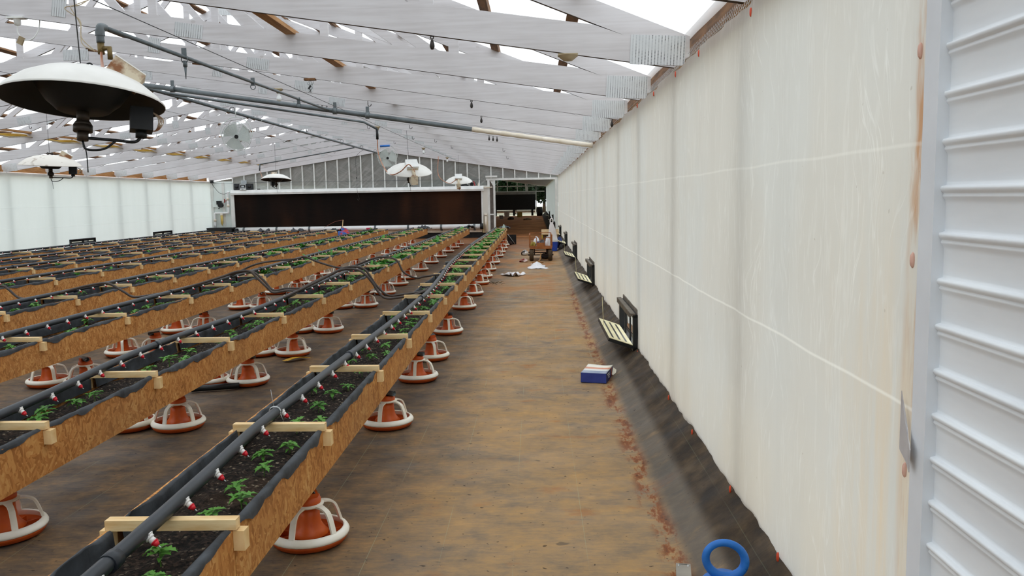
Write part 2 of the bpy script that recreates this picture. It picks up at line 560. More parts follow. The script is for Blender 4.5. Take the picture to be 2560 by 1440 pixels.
MT = dict(
    osb=mat_osb(), floor=mat_floor(), truss=mat_truss(), plate=mat_plate(), soil=mat_soil(), pad=mat_pad(),
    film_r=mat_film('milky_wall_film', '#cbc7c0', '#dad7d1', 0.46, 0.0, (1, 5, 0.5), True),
    film_l=mat_film('bright_wall_film', '#dbe3e2', '#e8eeee', 0.52, 0.0, (1, 4, 0.5)),
    roof=mat_film('roof_film', '#f1f5f6', '#ffffff', 0.8, 0.35, (3, 0.7, 3), gloss=0.02),
    gable=mat_film('clear_gable_film', '#959b98', '#e9eeeb', 0.5, 0.32, (5, 1, 7), gloss=0.05, slant=0.75),
    rawwood=simple('bare_rafter_wood', '#5d4026', '#8a6038', 5, 0.75, stretch=(6, 0.8, 6), bump=0.2),
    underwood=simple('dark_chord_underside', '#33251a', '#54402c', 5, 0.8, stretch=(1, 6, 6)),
    bracewood=simple('tan_brace_wood', '#96683a', '#b98a55', 5, 0.7, stretch=(6, 0.8, 6)),
    pine=simple('fresh_pine', '#d9b27a', '#efd6a6', 7, 0.6, stretch=(1, 6, 6), bump=0.1),
    pine_end=simple('pine_end_grain', '#dcb478', '#f3d8a4', 9, 0.65),
    liner=simple('black_liner_cloth', '#232528', '#43474c', 9, 0.7, bump=0.35, bscale=30),
    pipe=simple('dark_grey_plastic_pipe', '#1f2328', '#2b3037', 4, 0.4),
    hose=simple('brown_rubber_hose', '#3a312c', '#4d443e', 5, 0.55),
    black=simple('black_plastic', '#101112', '#1c1e20', 8, 0.45),
    iron=simple('grey_iron_pipe', '#5d6467', '#737a7d', 6, 0.45, 0.3),
    pvc=simple('white_plastic_pipe', '#e9ebec', '#f6f7f8', 3, 0.35),
    pvcdirty=simple('cream_plastic_pipe', '#d9cdb8', '#efe7da', 5, 0.45),
    white=simple('white_paint', '#dfe1df', '#f0f1ef', 4, 0.5),
    whitewood=simple('white_board', '#d9dbd8', '#eceeeb', 4, 0.6),
    endpanel=simple('white_end_panel', '#e2ebe8', '#eff6f4', 2, 0.5),
    orange=simple('orange_plastic', '#c9551a', '#d96722', 6, 0.42),
    orange_dark=simple('orange_plastic_inside', '#b84a16', '#c95a1c', 6, 0.5),
    cream=simple('cream_plastic', '#efe8d2', '#faf6ea', 7, 0.42, lo=0.3, hi=0.6),
    nipwhite=simple('nipple_cap_white', '#f0ece8', None, rough=0.4),
    nipred=simple('nipple_red', '#d01f2d', None, rough=0.4),
    steel=simple('bright_steel', '#b9bcbd', '#d5d7d8', 6, 0.35, 0.6),
    leaf=mat_leaf('young_leaf', '#3f7a2c', '#79b24a'),
    leaf2=mat_leaf('lush_leaf', '#2f6f2b', '#6cae48'),
    stem=simple('green_stem', '#5c8a3a', '#79a14f', 9, 0.6),
)
# ------------------------------------------------------------------ the shell of the house
XR, XL, YE, ZT, XC = 0.93, -13.14, 33.06, 2.43, -6.1
TY = [3.75+1.83*k for k in range(-1, 16)]

def chord_z(x):
    return 3.50-abs(x-XC)*0.152
def rafter_z(x):
    return 2.61+(6.79-abs(x-XC))*0.40

def lgrid(mb, fn, us, vs, m=0, smooth=True, skip=None):
    nu, nv = len(us), len(vs)
    pts = [fn(u, v) for v in vs for u in us]
    fs = []
    for j in range(nv-1):
        for i in range(nu-1):
            if skip and skip((us[i]+us[i+1])/2, (vs[j]+vs[j+1])/2):
                continue
            a = j*nu+i
            fs.append((a, a+1, a+nu+1, a+nu))
    mb.add(pts, fs, m, smooth)

# ground outside
mb = MB()
mb.bx(-90, 90, -40, 140, -0.5, -0.08)
struct(mb.build('outdoor_ground', simple('pale_outdoor_ground', '#a9a27e', '#c9c6b4', 0.4, 0.9)), 'pale ground outside the house')

# floor with its cloth curving up beside the right wall
def floor_z(x, y):
    if x < 0.60:
        return 0.004*wob(x*5+y*3, 2)*(1 if x > -12 else 0)
    t = (x-0.60)/0.36
    return 0.225*t**1.25+0.010*t*wob(y*2.2, 4)
xs = [-13.5+0.5*i for i in range(25)]+[-1.2+0.1*i for i in range(18)]+[0.6+0.03*i for i in range(12)]+[0.95]
ys = [-4+0.3*i for i in range(124)]+[33.12]
mb = MB()
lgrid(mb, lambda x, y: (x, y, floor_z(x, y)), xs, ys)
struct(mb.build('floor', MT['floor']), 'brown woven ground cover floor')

# right wall film
VENT_Y = [7.45+5.49*i for i in range(5)]
VENT_Z = (0.18, 0.50)
def zb_r(y):
    return 0.195+0.007*wob(y*3.1, 1)+0.022*wob(y*1.27, 3)+0.005*wob(y*11.3, 6)
def film_x(y, z):
    f = 0.004*wob(y*2.1+0.35*math.sin(z*2), 1)+0.0028*wob(y*9.3+1.1*z, 5)*wob(y*1.9+z, 9)+0.0016*wob(y*27+2.4*z, 8)*max(0, wob(y*3.3-z, 2))
    low = max(0, 0.7-z)/0.5
    f += low*0.010*wob(y*5.5-3.2*z, 2)+low*0.006*wob(y*17+6*z, 6)*wob(y*2.3, 3)
    hi = max(0, z-2.1)/0.3
    f += hi*0.012*wob(y*5+5*z, 7)+hi*0.006*wob(y*15, 3)*wob(y*2, 1)
    pk = (y-3.75) % 1.83
    pk = min(pk, 1.83-pk)
    f -= 0.003*math.exp(-(pk/0.06)**2)
    for zs in (1.06, 1.71):
        f -= 0.004*math.exp(-((z-zs-0.01*wob(y*1.1, zs))/0.010)**2)
    return XR+f-0.004
ys = [1.985]+[2.0+0.02*i for i in range(200)]+[6.0+0.04*i for i in range(150)]+[12+0.1*i for i in range(211)]
zs = sorted(set([round(0.047*i, 4) for i in range(48)]+[round(zc+d*0.008, 4) for zc in (1.06, 1.71) for d in range(-4, 5)]))
zs = [z/2.21 for z in zs]
def vent_hole(y, t):
    z = zb_r(y)+t*(2.405-zb_r(y))
    return any(v+0.02 < y < v+1.23 for v in VENT_Y) and z < VENT_Z[1]-0.01
mb = MB()
def fr(y, t):
    b = zb_r(y)
    z = b+t*(2.405+0.012*wob(y*3, 2)-b)
    return (film_x(y, z), y, z)
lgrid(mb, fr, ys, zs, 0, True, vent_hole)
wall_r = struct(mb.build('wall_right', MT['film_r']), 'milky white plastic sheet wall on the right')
# posts and plate outside the film
for i in range(1, 17):
    y = 3.70+1.83*i-1.83
    m = MB()
    m.bx(*((1.03, 1.10) if y < 10 else (1.12, 1.18)), y, y+0.09, 0.0, 2.43)
    m.build('wall_post', MT['whitewood'], wall_r)
m = MB()
m.bx(0.965, 1.06, 2.0, YE, 2.335, 2.43)
m.build('top_plate', MT['bracewood'], wall_r)
m = MB()
m.bx(1.0, 1.06, 2.0, YE, -0.1, 0.16)
m.build('skirt_board', MT['rawwood'], wall_r)

# left wall film
def film_xl(y, z):
    f = 0.010*wob(y*2.3+0.3*z, 4)+0.005*wob(y*7-0.8*z, 2)
    pk = (y-3.75) % 1.83
    pk = min(pk, 1.83-pk)
    f += 0.03*math.exp(-(pk/0.09)**2)
    hi = max(0, z-2.0)/0.4
    f += hi*0.02*wob(y*6, 6)
    for zs_ in (1.0, 1.55):
        f += 0.008*math.exp(-((z-zs_)/0.012)**2)
    return XL+f
LV = [(22.76, 24.07), (27.86, 29.26)]
ys = [2+0.08*i for i in range(389)]
zs2 = sorted(set([round(0.06*i, 3) for i in range(41)]+[round(zc+d*0.01, 3) for zc in (1.0, 1.55) for d in range(-3, 4)]+[2.42]))
mb = MB()
lgrid(mb, lambda y, z: (film_xl(y, z), y, z), ys, zs2, 0, True, lambda y, z: any(a < y < b for a, b in LV) and 0.34 < z < 0.62)
wall_l = struct(mb.build('wall_left', MT['film_l']), 'bright white plastic sheet wall on the left')
for i in range(1, 17):
    y = 3.70+1.83*i-1.83
    m = MB()
    m.bx(-13.33, -13.23, y, y+0.10, 0.0, 2.43)
    m.build('wall_post', MT['whitewood'], wall_l)
m = MB()
m.bx(-13.27, -13.165, -4, YE, 2.345, 2.43)
m.build('top_plate', MT['bracewood'], wall_l)
for (a, b) in LV:
    v = thing('wall_vent', 'black slatted vent low in the left wall, %s' % ('nearer one' if a < 25 else 'farther one by the corner'), 'vent', (XL+0.02, a, 0.34), group='vents in the left wall')
    m = MB()
    W, H = b-a, 0.28
    m.bx(-0.03, 0.03, 0, W, 0, 0.03); m.bx(-0.03, 0.03, 0, W, H-0.03, H); m.bx(-0.03, 0.03, 0, 0.03, 0, H); m.bx(-0.03, 0.03, W-0.03, W, 0, H)
    m.bx(-0.03, 0.03, W/2-0.015, W/2+0.015, 0, H)
    m.build('frame', MT['black'], v)
    m = MB()
    for k in range(4):
        m.box((0, W/2, 0.05+k*0.06), (0.05, W-0.02, 0.01), Matrix.Rotation(0.9, 3, 'Y'))
    m.build('slats', MT['black'], v)

# back wall behind the camera, steel siding and corner post at the right
m = MB()
m.bx(-13.3, 1.1, -4.1, -4.0, 0, 5.6)
struct(m.build('wall_back', MT['endpanel']), 'white rear wall')
m = MB()
prof = []
z = 0.0
while z < 2.62:
    prof += [(0.945, z), (0.945, z+0.055), (0.943, z+0.064), (0.938, z+0.070), (0.937, z+0.074), (0.939, z+0.078), (0.938, z+0.080), (0.933, z+0.084), (0.931, z+0.090), (0.933, z+0.095), (0.941, z+0.097), (0.945, z+0.0985), (0.945, z+0.1055)]
    z += 0.1068
vs, fs = [], []
for (x, zz) in prof:
    zz = zz+0.018
    vs += [(x, -4.0, zz), (x, 1.95, zz)]
for i in range(len(prof)-1):
    fs.append((2*i, 2*i+1, 2*i+3, 2*i+2))
m.add(vs, fs, 0, True)
struct(m.build('wall_right_siding', simple('ribbed_white_steel', '#dfe2e6', '#eceff2', 3, 0.4, 0.0, stretch=(1, 0.6, 3))), 'white ribbed steel siding at the right edge')
m = MB()
m.bx(0.918, 1.06, 1.925, 1.995, 0, 2.75)
struct(m.build('trim_1', simple('white_steel_trim', '#d9dce1', '#e6e9ee', 3, 0.4)), 'white steel corner post between siding and film')
m = MB()
m.add([(0.915, 2.045, 1.10), (0.912, 2.005, 1.02), (0.908, 1.985, 0.985), (0.905, 1.985, 0.935), (0.908, 2.03, 0.955), (0.900, 1.955, 0.975), (0.905, 1.968, 0.915)],
      [(0, 1, 2), (0, 2, 4), (2, 3, 4), (1, 5, 2), (2, 5, 6), (2, 6, 3)], 0)
o = m.build('metal_flap', simple('torn_steel', '#b9b5b6', '#d2cfd0', 6, 0.4, 0.2))
sol = o.modifiers.new('thick', 'SOLIDIFY'); sol.thickness = 0.002
tag(o, 'torn bent steel flap sticking out of the white corner post', 'metal flap')

# roof film
for sgn, nm in ((1, 'ceiling_right'), (-1, 'ceiling_left')):
    mb = MB()
    us = [0.0]+[0.35*i for i in range(1, 21)]+[7.35]
    def rf(u, y, sgn=sgn):
        z_ = rafter_z(XC+u)+0.155+0.045
        sag = -0.012*abs(math.sin(PI*(u-0.40)/0.655))-0.008*abs(math.sin(PI*(y-3.75)/1.83))
        return (XC+sgn*u, y, z_+sag)
    lgrid(mb, rf, us, [-4+0.366*i for i in range(102)])
    struct(mb.build(nm, MT['roof']), 'white plastic roof sheet')

# ------------------------------------------------------------------ roof trusses
def make_truss():
    t = thing('roof_truss', 'whitewashed scissor roof truss', 'roof truss', (XC, 0, 0))
    ch = []
    h = 0.019
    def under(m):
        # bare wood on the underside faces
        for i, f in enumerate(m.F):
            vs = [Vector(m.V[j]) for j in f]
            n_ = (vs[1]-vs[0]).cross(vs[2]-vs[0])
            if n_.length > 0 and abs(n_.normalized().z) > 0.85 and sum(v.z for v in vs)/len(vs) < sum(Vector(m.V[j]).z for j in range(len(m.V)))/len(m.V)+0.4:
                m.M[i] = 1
    for s in (1, -1):
        m = MB()
        p = [(0, 3.50), (0, 3.655), (s*6.5, 2.61+0.29*0.152+0.065), (s*7.1, 2.50), (s*7.03, 2.43)]
        m.prism(p if s > 0 else p[::-1], -h, h)
        for i in range(2, len(m.F)):
            if (i-2) == (4 if s > 0 else 3) or (i-2) == (3 if s > 0 else 0):
                pass
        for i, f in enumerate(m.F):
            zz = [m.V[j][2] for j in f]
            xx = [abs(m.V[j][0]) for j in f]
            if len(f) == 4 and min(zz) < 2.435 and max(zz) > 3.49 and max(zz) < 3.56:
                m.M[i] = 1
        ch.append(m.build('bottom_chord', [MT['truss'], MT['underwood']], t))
        m = MB()
        def rz(x):
            return 2.61+(6.79-x)*0.40
        p = [(0, rz(0)), (0, rz(0)+0.155), (s*7.13, rz(7.13)+0.155), (s*7.13, rz(7.13)+0.03), (s*7.1, rz(7.1))]
        m.prism(p if s > 0 else p[::-1], -h, h)
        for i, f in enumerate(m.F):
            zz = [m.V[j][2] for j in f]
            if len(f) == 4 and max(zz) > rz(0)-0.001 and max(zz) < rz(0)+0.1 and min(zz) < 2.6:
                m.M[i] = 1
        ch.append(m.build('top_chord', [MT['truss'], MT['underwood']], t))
    def bz(x):
        return 3.50-abs(x)*0.152+0.07
    webs = [((0, bz(0)), (0, 5.40))]
    for s in (1, -1):
        for a in (1.9, 3.8, 5.4):
            webs.append(((s*a, bz(a)), (s*a, rz(a)+0.07)))
        webs += [((s*1.9, bz(1.9)), (s*0.2, rz(0.2)+0.04)), ((s*3.8, bz(3.8)), (s*2.0, rz(2.0)+0.04)), ((s*5.4, bz(5.4)), (s*3.9, rz(3.9)+0.04))]
    for a, b in webs:
        m = MB()
        m.bar((a[0], 0, a[1]), (b[0], 0, b[1]), 0.034, 0.09, up=(1, 0, 0.01))
        ch.append(m.build('web', MT['truss'], t))
    def plate(x, z_, w_, h_, rot=0.0):
        m = MB()
        m.bx(-w_/2, w_/2, -0.0015, 0.0015, -h_/2, h_/2)
        o = m.build('gusset_plate', MT['plate'], t)
        o.location = (x, -h-0.002, z_)
        o.rotation_euler = (0, rot, 0)
        ch.append(o)
    for s in (1, -1):
        plate(s*6.92, 2.545, 0.36, 0.19, s*0.05)
        plate(s*3.05, 3.50-3.05*0.152+0.08, 0.25, 0.12, s*0.15)
        plate(s*4.7, rz(4.7)+0.075, 0.24, 0.13, s*0.38)
        plate(s*1.9, 3.50-1.9*0.152+0.13, 0.13, 0.16, s*0.15)
    plate(0, 3.585, 0.34, 0.14)
    plate(0, 5.37, 0.3, 0.2)
    remember(t, *ch)
    return t
tr0 = make_truss()
for k, y in enumerate(TY):
    lb = 'white scissor roof truss, %s counting from the camera end' % ORD[k+1]
    if k == 0:
        tr0.location = (XC, y, 0)
        tr0['label'] = lb
        tr0['group'] = 'roof trusses'
    else:
        dup_tree(tr0, (XC, y, 0), label=lb, group='roof trusses')

# purlins, eave boards and braces
PX = [6.40, 5.69, 5.03, 4.37, 3.71, 3.05, 2.39, 1.73, 1.07, 0.40]
for s, sd in ((1, 'right'), (-1, 'left')):
    for i, a in enumerate(PX):
        m = MB()
        zc = 2.61+(6.79-a)*0.40+0.155+0.012
        m.box((0, 0, 0), (0.09, 37, 0.036), Matrix.Rotation(s*math.atan(0.40), 3, 'Y'))
        o = m.build('purlin', MT['rawwood'])
        o.location = (XC+s*a, 14.6, zc)
        tag(o, 'bare brown purlin above the trusses, %s up from the %s eave' % (ORD[i+1], sd), 'purlin', 'roof purlins')
    m = MB()
    m.bx(-0.02, 0.02, -18.5, 18.5, -0.085, 0.085)
    o = m.build('eave_board', MT['rawwood' if s > 0 else 'bracewood'])
    o.location = (XC+s*7.19, 14.6, 2.635 if s > 0 else 2.53)
    tag(o, 'brown eave board along the top of the %s wall' % sd, 'board')
for (x, lb) in ((-2.14, 'tan brace board lying along the truss chords right of the ridge'), (-10.2, 'tan brace board along the truss chords under yellow cables')):
    m = MB()
    m.bx(-0.045, 0.045, 0, 31.2, 0, 0.036)
    o = m.build('brace_board', MT['bracewood'])
    o.location = (x, 0.2, chord_z(x)+0.165)
    tag(o, lb, 'board')

# ------------------------------------------------------------------ end wall
m = MB()
we = XL-0.1
m.bx(we, -12.24, YE, YE+0.06, 0, 2.43)
wall_e = struct(m.build('wall_end', MT['endpanel']), 'end wall with studs and clear film')
def part(mb, name, mat, par=wall_e):
    return mb.build(name, mat, par)
# gable film behind the studs
m = MB()
m.add([(-12.24, YE+0.05, 2.0), (-1.88, YE+0.05, 2.0), (-1.88, YE+0.05, chord_z(-1.88)), (XC, YE+0.05, 3.52), (-12.24, YE+0.05, chord_z(-12.24))], [(0, 1, 2, 3, 4)])
m.add([(-1.88, YE+0.05, 2.34), (0.88, YE+0.05, 2.34), (0.88, YE+0.05, chord_z(0.88)), (-1.88, YE+0.05, chord_z(-1.88))], [(0, 1, 2, 3)])
part(m, 'gable_film', MT['gable'])
x = -12.20
k = 0
while x < 0.85:
    m = MB()
    zl = 2.04 if x < -1.95 else 2.33
    m.bx(x-0.022, x+0.022, YE-0.03, YE+0.04, zl, chord_z(x)+0.05)
    part(m, 'stud', MT['whitewood'])
    x += 0.475
for s in (1, -1):
    m = MB()
    p = [(XC, 3.50), (XC, 3.70), (XC+s*7.05, 2.62), (XC+s*7.05, 2.43)]
    m.prism(p if s > 0 else p[::-1], YE-0.06, YE-0.02)
    part(m, 'end_rafter', MT['truss'])
m = MB()
for s in (1, -1):
    m.add([(XC, YE, 3.6), (XC+s*7.1, YE, 2.5), (XC+s*7.2, YE, 2.62), (XC, YE, 5.5)], [(0, 1, 2, 3)])
part(m, 'attic_film', MT['gable'])
for x0, x1, z0, z1, y0 in ((-13.12, -13.02, 0, 2.43, YE-0.05), (-12.66, -12.56, 0.3, 2.4, YE-0.03)):
    m = MB()
    m.bx(x0, x1, y0, YE+0.01, z0, z1)
    part(m, 'corner_post', MT['whitewood'])
m = MB()
m.bx(-2.13, -1.86, YE-0.04, YE+0.05, 0.2, 2.08)
def _stain():
    t = NT('stained_white_panel')
    x, y, z_ = t.xyz()
    f = t.m2('MULTIPLY', t.m2('SUBTRACT', 1.0, t.step(z_, 0.3, 1.1)), t.step(t.noise(t.vec((6, 1, 1.5)), 1.0, 3), 0.3, 0.7))
    return t.pbr(t.mix(t.m2('MULTIPLY', f, 0.8), '#e2e0d9', '#d8c287'), 0.5)
MT['stained'] = _stain()
part(m, 'side_panel', MT['stained'])
m = MB()
m.bx(-12.3, -1.9, YE+0.02, YE+0.06, 0, 0.30)
part(m, 'dark_base', MT['black'])
# doorway
m = MB()
m.bx(-1.95, 0.90, YE-0.05, YE+0.05, 2.28, 2.36)
m.bx(-1.90, -1.81, YE-0.05, YE+0.05, 0, 2.28)
m.bx(0.80, 0.90, YE-0.05, YE+0.05, 0, 2.28)
door = struct(m.build('door_1', MT['whitewood']), 'white frame of the open doorway in the end wall')
m = MB()
m.bx(-1.67, -1.59, YE-0.04, YE+0.02, 0.02, 2.28)
m.bx(-1.82, -1.67, YE-0.03, YE+0.01, 0.90, 0.95)
m.bx(-1.82, -1.67, YE-0.03, YE+0.01, 0.02, 0.08)
m.add([(-1.67, YE-0.02, 2.28), (-1.67, YE-0.02, 2.05), (-1.80, YE-0.02, 2.28)], [(0, 1, 2)])
part(m, 'door_leaf', MT['whitewood'], door)
m = MB()
m.bx(-1.81, -1.67, YE-0.005, YE+0.005, 0.05, 2.28)
part(m, 'screen', simple('grey_door_screen', '#5e5650', '#6f6660', 9, 0.8), door)
m = MB()
m.bx(-1.97, -1.50, YE-0.10, YE-0.04, 2.40, 2.47)
tag(m.build('header_board', MT['whitewood']), 'short white board nailed above the left of the doorway', 'board')
m = MB()
m.bx(-1.52, 0.3, YE+0.5, YE+0.53, 2.40, 2.76)
m.build('brown_panel', simple('reddish_board', '#5d4238', '#755446', 4, 0.8), wall_e)

# cooling pad
cp = thing('cooling_pad', 'long dark brown cooling pad with white header on the end wall', 'cooling pad', (-7.15, YE-0.1, 0.2))
m = MB()
m.bx(-4.98, 5.02, 0.0, 0.12, 0.36, 1.70)
m.build('pad', MT['pad'], cp)
m = MB()
m.prism([(-0.16, 1.68), (-0.16, 1.76), (-0.10, 1.87), (0.12, 1.87), (0.12, 1.68)], -5.08, 5.10, axis='X')
m.bx(-5.08, 5.10, -0.17, 0.12, 1.735, 1.75)
m.build('header', MT['white'], cp)
m = MB()
m.bx(-5.12, -4.98, -0.06, 0.12, 0.3, 1.70); m.bx(5.0, 5.06, -0.06, 0.12, 0.3, 1.70)
m.build('side_trim', MT['white'], cp)
m = MB()
m.tube([(-4.95, -0.12, 0.26), (4.98, -0.12, 0.26)], 0.10, 16)
pp = m.build('return_pipe', MT['pvc'], cp)
m = MB()
m.tube([(4.94, -0.12, 0.26), (5.06, -0.12, 0.26)], 0.118, 16)
m.build('pipe_coupling', MT['black'], pp)
for i in range(8):
    m = MB()
    x = -4.6+i*1.33
    m.tube([(x-0.04, -0.12, 0.26), (x+0.04, -0.12, 0.26)], 0.106, 16)
    m.bx(x-0.04, x+0.04, -0.10, 0.06, 0.10, 0.26)
    m.build('pipe_clamp', MT['iron'], cp)
m = MB()
m.bx(-5.0, 5.0, -0.02, 0.10, 0.03, 0.15)
m.build('sill', MT['pvcdirty'], cp)

# ------------------------------------------------------------------ the second house bay beyond the doorway
Y2 = 70.0
def floor2(x, y):
    if x < 0.5:
        return 0.0
    return 0.40*((x-0.5)/0.45)**1.1
def _floor2():
    t = NT('red_dirt_floor')
    x, y, z = t.xyz()
    f = t.m2('ADD', t.m2('MULTIPLY', t.noise(t.vec((0.7, 0.5, 1)), 1.5, 5), 0.6), t.m2('MULTIPLY', t.noise(t.vec((1, 5, 1)), 1.5, 5), 0.4))
    col = t.ramp(f, [(0.35, '#8b5430'), (0.5, '#c07c47'), (0.66, '#d99a66')])
    col = t.mix(t.step(x, 0.5, 0.6), col, '#2c2218')
    return t.pbr(col, 0.9)
mb = MB()
lgrid(mb, lambda x, y: (x, y, floor2(x, y)), [-13.5, -8, -4, -2, 0, 0.5, 0.6, 0.7, 0.8, 0.95], [33.12+1.23*i for i in range(31)])
struct(mb.build('floor_bay', _floor2()), 'reddish dirt floor beyond the doorway')
mb = MB()
lgrid(mb, lambda y, z: (XR+0.01*wob(y*4+z, 3)+0.006*wob(y*11, 1), y, z), [33.15+0.15*i for i in range(246)], [0.32+0.07*i for i in range(31)])
struct(mb.build('wall_bay_right', mat_film('grey_wall_film', '#878d8b', '#d2d6d4', 0.65, 0.0, (1, 4, 0.6))), 'grey white film wall beyond the doorway')
mb = MB()
mb.add([(XL, 33.15, 0), (XL, Y2, 0), (XL, Y2, 2.43), (XL, 33.15, 2.43)], [(0, 1, 2, 3)])
struct(mb.build('wall_bay_left', MT['film_l']), 'white film wall beyond')
mb = MB()
for s in (1, -1):
    mb.add([(XC, YE+0.6, 3.52), (XC+s*7.2, YE+0.6, 2.425), (XC+s*7.2, Y2+0.2, 2.425), (XC, Y2+0.2, 3.52)], [(0, 1, 2, 3)])
    mb.add([(XC, YE+0.1, 5.62), (XC+s*7.4, YE+0.1, 2.66), (XC+s*7.4, Y2+0.2, 2.66), (XC, Y2+0.2, 5.62)], [(0, 1, 2, 3)])
struct(mb.build('ceiling_bay', simple('grey_ceiling_sheet', '#a8a29a', '#c2bcb4', 1.5, 0.8)), 'grey ceiling beyond the doorway')
# far end wall of that bay: posts, rails, a second pad
m = MB()
for x in (-3.2, -2.35, -1.5, -0.62, 0.06):
    m.bx(x-0.035, x+0.035, Y2-0.04, Y2+0.04, 2.05, 3.1)
m.bx(-12, 0.9, Y2-0.04, Y2+0.04, 2.48, 2.55)
m.bx(0.04, 0.12, Y2-0.04, Y2+0.04, 0.3, 2.55)
m.bx(-12, 0.9, Y2-0.05, Y2+0.05, 2.02, 2.10)
m.box((-0.75, Y2-0.05, 2.35), (0.16, 0.06, 0.8), Matrix.Rotation(-0.08, 3, 'Y'))
m.bx(-13.1, -12, Y2-0.04, Y2+0.04, 0, 2.5)
struct(m.build('wall_bay_end', MT['whitewood']), 'open grid of white rails at the far end')
m = MB()
m.bx(0.82, 0.90, Y2-0.08, Y2, 0.2, 2.4)
m.bx(0.70, 0.90, Y2-0.06, Y2-0.02, 1.12, 1.17)
struct(m.build('trim_2', MT['black']), 'dark post at the far right corner')
cp2 = thing('cooling_pad', 'smaller black cooling pad far off through the doorway', 'cooling pad', (-6.0, Y2-0.12, 0.3))
m = MB(); m.bx(-6, 6.02, 0, 0.12, 0.20, 1.52); m.build('pad', MT['black'], cp2)
m = MB(); m.bx(-6, 6.04, -0.05, 0.14, 1.52, 1.72); m.build('header', simple('grey_header', '#8f9290', '#a9acaa', 3, 0.6), cp2)
m = MB(); m.tube([(-6, -0.06, 0.08), (6.0, -0.06, 0.08)], 0.10, 12); pp = m.build('return_pipe', MT['pvcdirty'], cp2)
for i in range(8):
    m = MB()
    x = -5.1+1.55*i
    m.bx(x-0.09, x+0.09, -0.18, 0.06, -0.28, 0.2)
    m.build('support_block', MT['black'], cp2)

# trees outside the far end
def leafmat(a, b):
    return mat_leaf('tree_leaf', a, b)
TLM = leafmat('#0e1c0c', '#2a4323')
TBM = simple('tree_bark', '#4b3a2c', '#6b5643', 6, 0.85)
for i, (x, y, r, h) in enumerate(((-5.2, 86, 2.4, 5.2), (-2.0, 81, 2.2, 4.4), (0.9, 88, 2.6, 4.8), (3.6, 81, 2.0, 3.8), (-9.5, 84, 2.6, 5.4), (-14.5, 85, 2.8, 5.2))):
    t = thing('tree', 'dark green tree outside the far end, %s from the right' % ORD[[4, 3, 2, 1, 5, 6][i]], 'tree', (x, y, -0.08), group='trees outside the far end')
    m = MB()
    m.tube([(0, 0, 0), (0.1, 0, h*0.4), (0.0, 0.1, h*0.8)], [0.16, 0.12, 0.05], 8)
    for q in range(5):
        a = q*1.26
        m.tube([(0.05, 0, h*(0.3+0.07*q)), (math.cos(a)*r*0.5, math.sin(a)*r*0.5, h*(0.45+0.08*q))], [0.06, 0.02], 6)
    m.build('trunk', TBM, t)
    m = MB()
    for q in range(3600):
        while True:
            p = Vector((RND.uniform(-1, 1), RND.uniform(-1, 1), RND.uniform(-1, 1)))
            if 0.35 < p.length < 1:
                break
        lump = 1+0.18*math.sin(p.x*7+i)*math.cos(p.z*6)
        c = Vector((p.x*r*lump, p.y*r*lump, h*0.64+p.z*h*0.38*lump))
        a = Vector((RND.uniform(-1, 1), RND.uniform(-1, 1), RND.uniform(-.6, .6))).normalized()*RND.uniform(0.16, 0.28)
        b = a.cross(Vector((RND.uniform(-1, 1), RND.uniform(-1, 1), RND.uniform(-1, 1)))).normalized()*0.13
        m.add([c-a, c+b, c+a, c-b], [(0, 1, 2, 3)])
    m.build('foliage', TLM, t)
# ------------------------------------------------------------------ raised beds, drinker pipes, feeders, plants
BEDX = [-0.975, -2.30, -3.80, -5.10, -6.71, -8.15, -9.44, -11.02]      # right face of each bed, right to left
BEDEND = [27.7, 28.6, 28.8, 28.3, 27.7, 28.1, 28.3, 28.9]
BEDNAME = ['rightmost', 'second from right', 'third from right', 'fourth from right', 'fifth from right', 'sixth from right', 'seventh from right', 'leftmost']
BEDW, BZ0, BZ1, SOILZ = 0.395, 0.352, 0.565, 0.50
BSTART = 1.15
BARS1 = [1.30, 2.49, 3.60, 4.87, 6.02, 7.26, 8.50, 9.68, 10.95]
BARS2 = [2.45, 3.66, 4.77, 5.96, 7.26, 8.66, 9.95, 11.3]
BARS3 = [3.65, 4.87, 6.08, 7.39, 8.80, 10.0, 11.25]
def bars_for(i):
    b = [list(BARS1), [1.25]+BARS2, [1.2, 2.42]+BARS3][i] if i < 3 else [1.25+0.21*((i*3) % 4)+1.235*k for k in range(8)]
    while b[-1] < BEDEND[i]-1.5:
        b.append(b[-1]+1.245+0.04*RND.uniform(-1, 1))
    return b
BARS = [bars_for(i) for i in range(8)]

# shared small parts
m = MB(); m.box((0, 0, 0), (BEDW+0.025, 0.038, 0.034)); ME_BAR = m
m = MB(); m.box((0, 0, 0), (0.036, 0.042, 0.066)); ME_CLEAT = m
me_bar = ME_BAR.build('crossbar', MT['pine']); me_cleat = ME_CLEAT.build('cleat', MT['pine_end'])
md_bar, md_cleat = me_bar.data, me_cleat.data
bpy.data.objects.remove(me_bar); bpy.data.objects.remove(me_cleat)
def put(name, data, par, loc=(0, 0, 0), rot=None):
    o = bpy.data.objects.new(name, data)
    COL.objects.link(o)
    o.parent = par
    o.location = loc
    if rot:
        o.rotation_euler = rot
    return o

def soil_z(i, x, y):
    return SOILZ+(0.02 if i > 2 else 0)+0.012*wob(y*7+x*11, i)+0.010*wob(y*19-x*31, i*2+1)-0.02*abs((x/0.19))**3

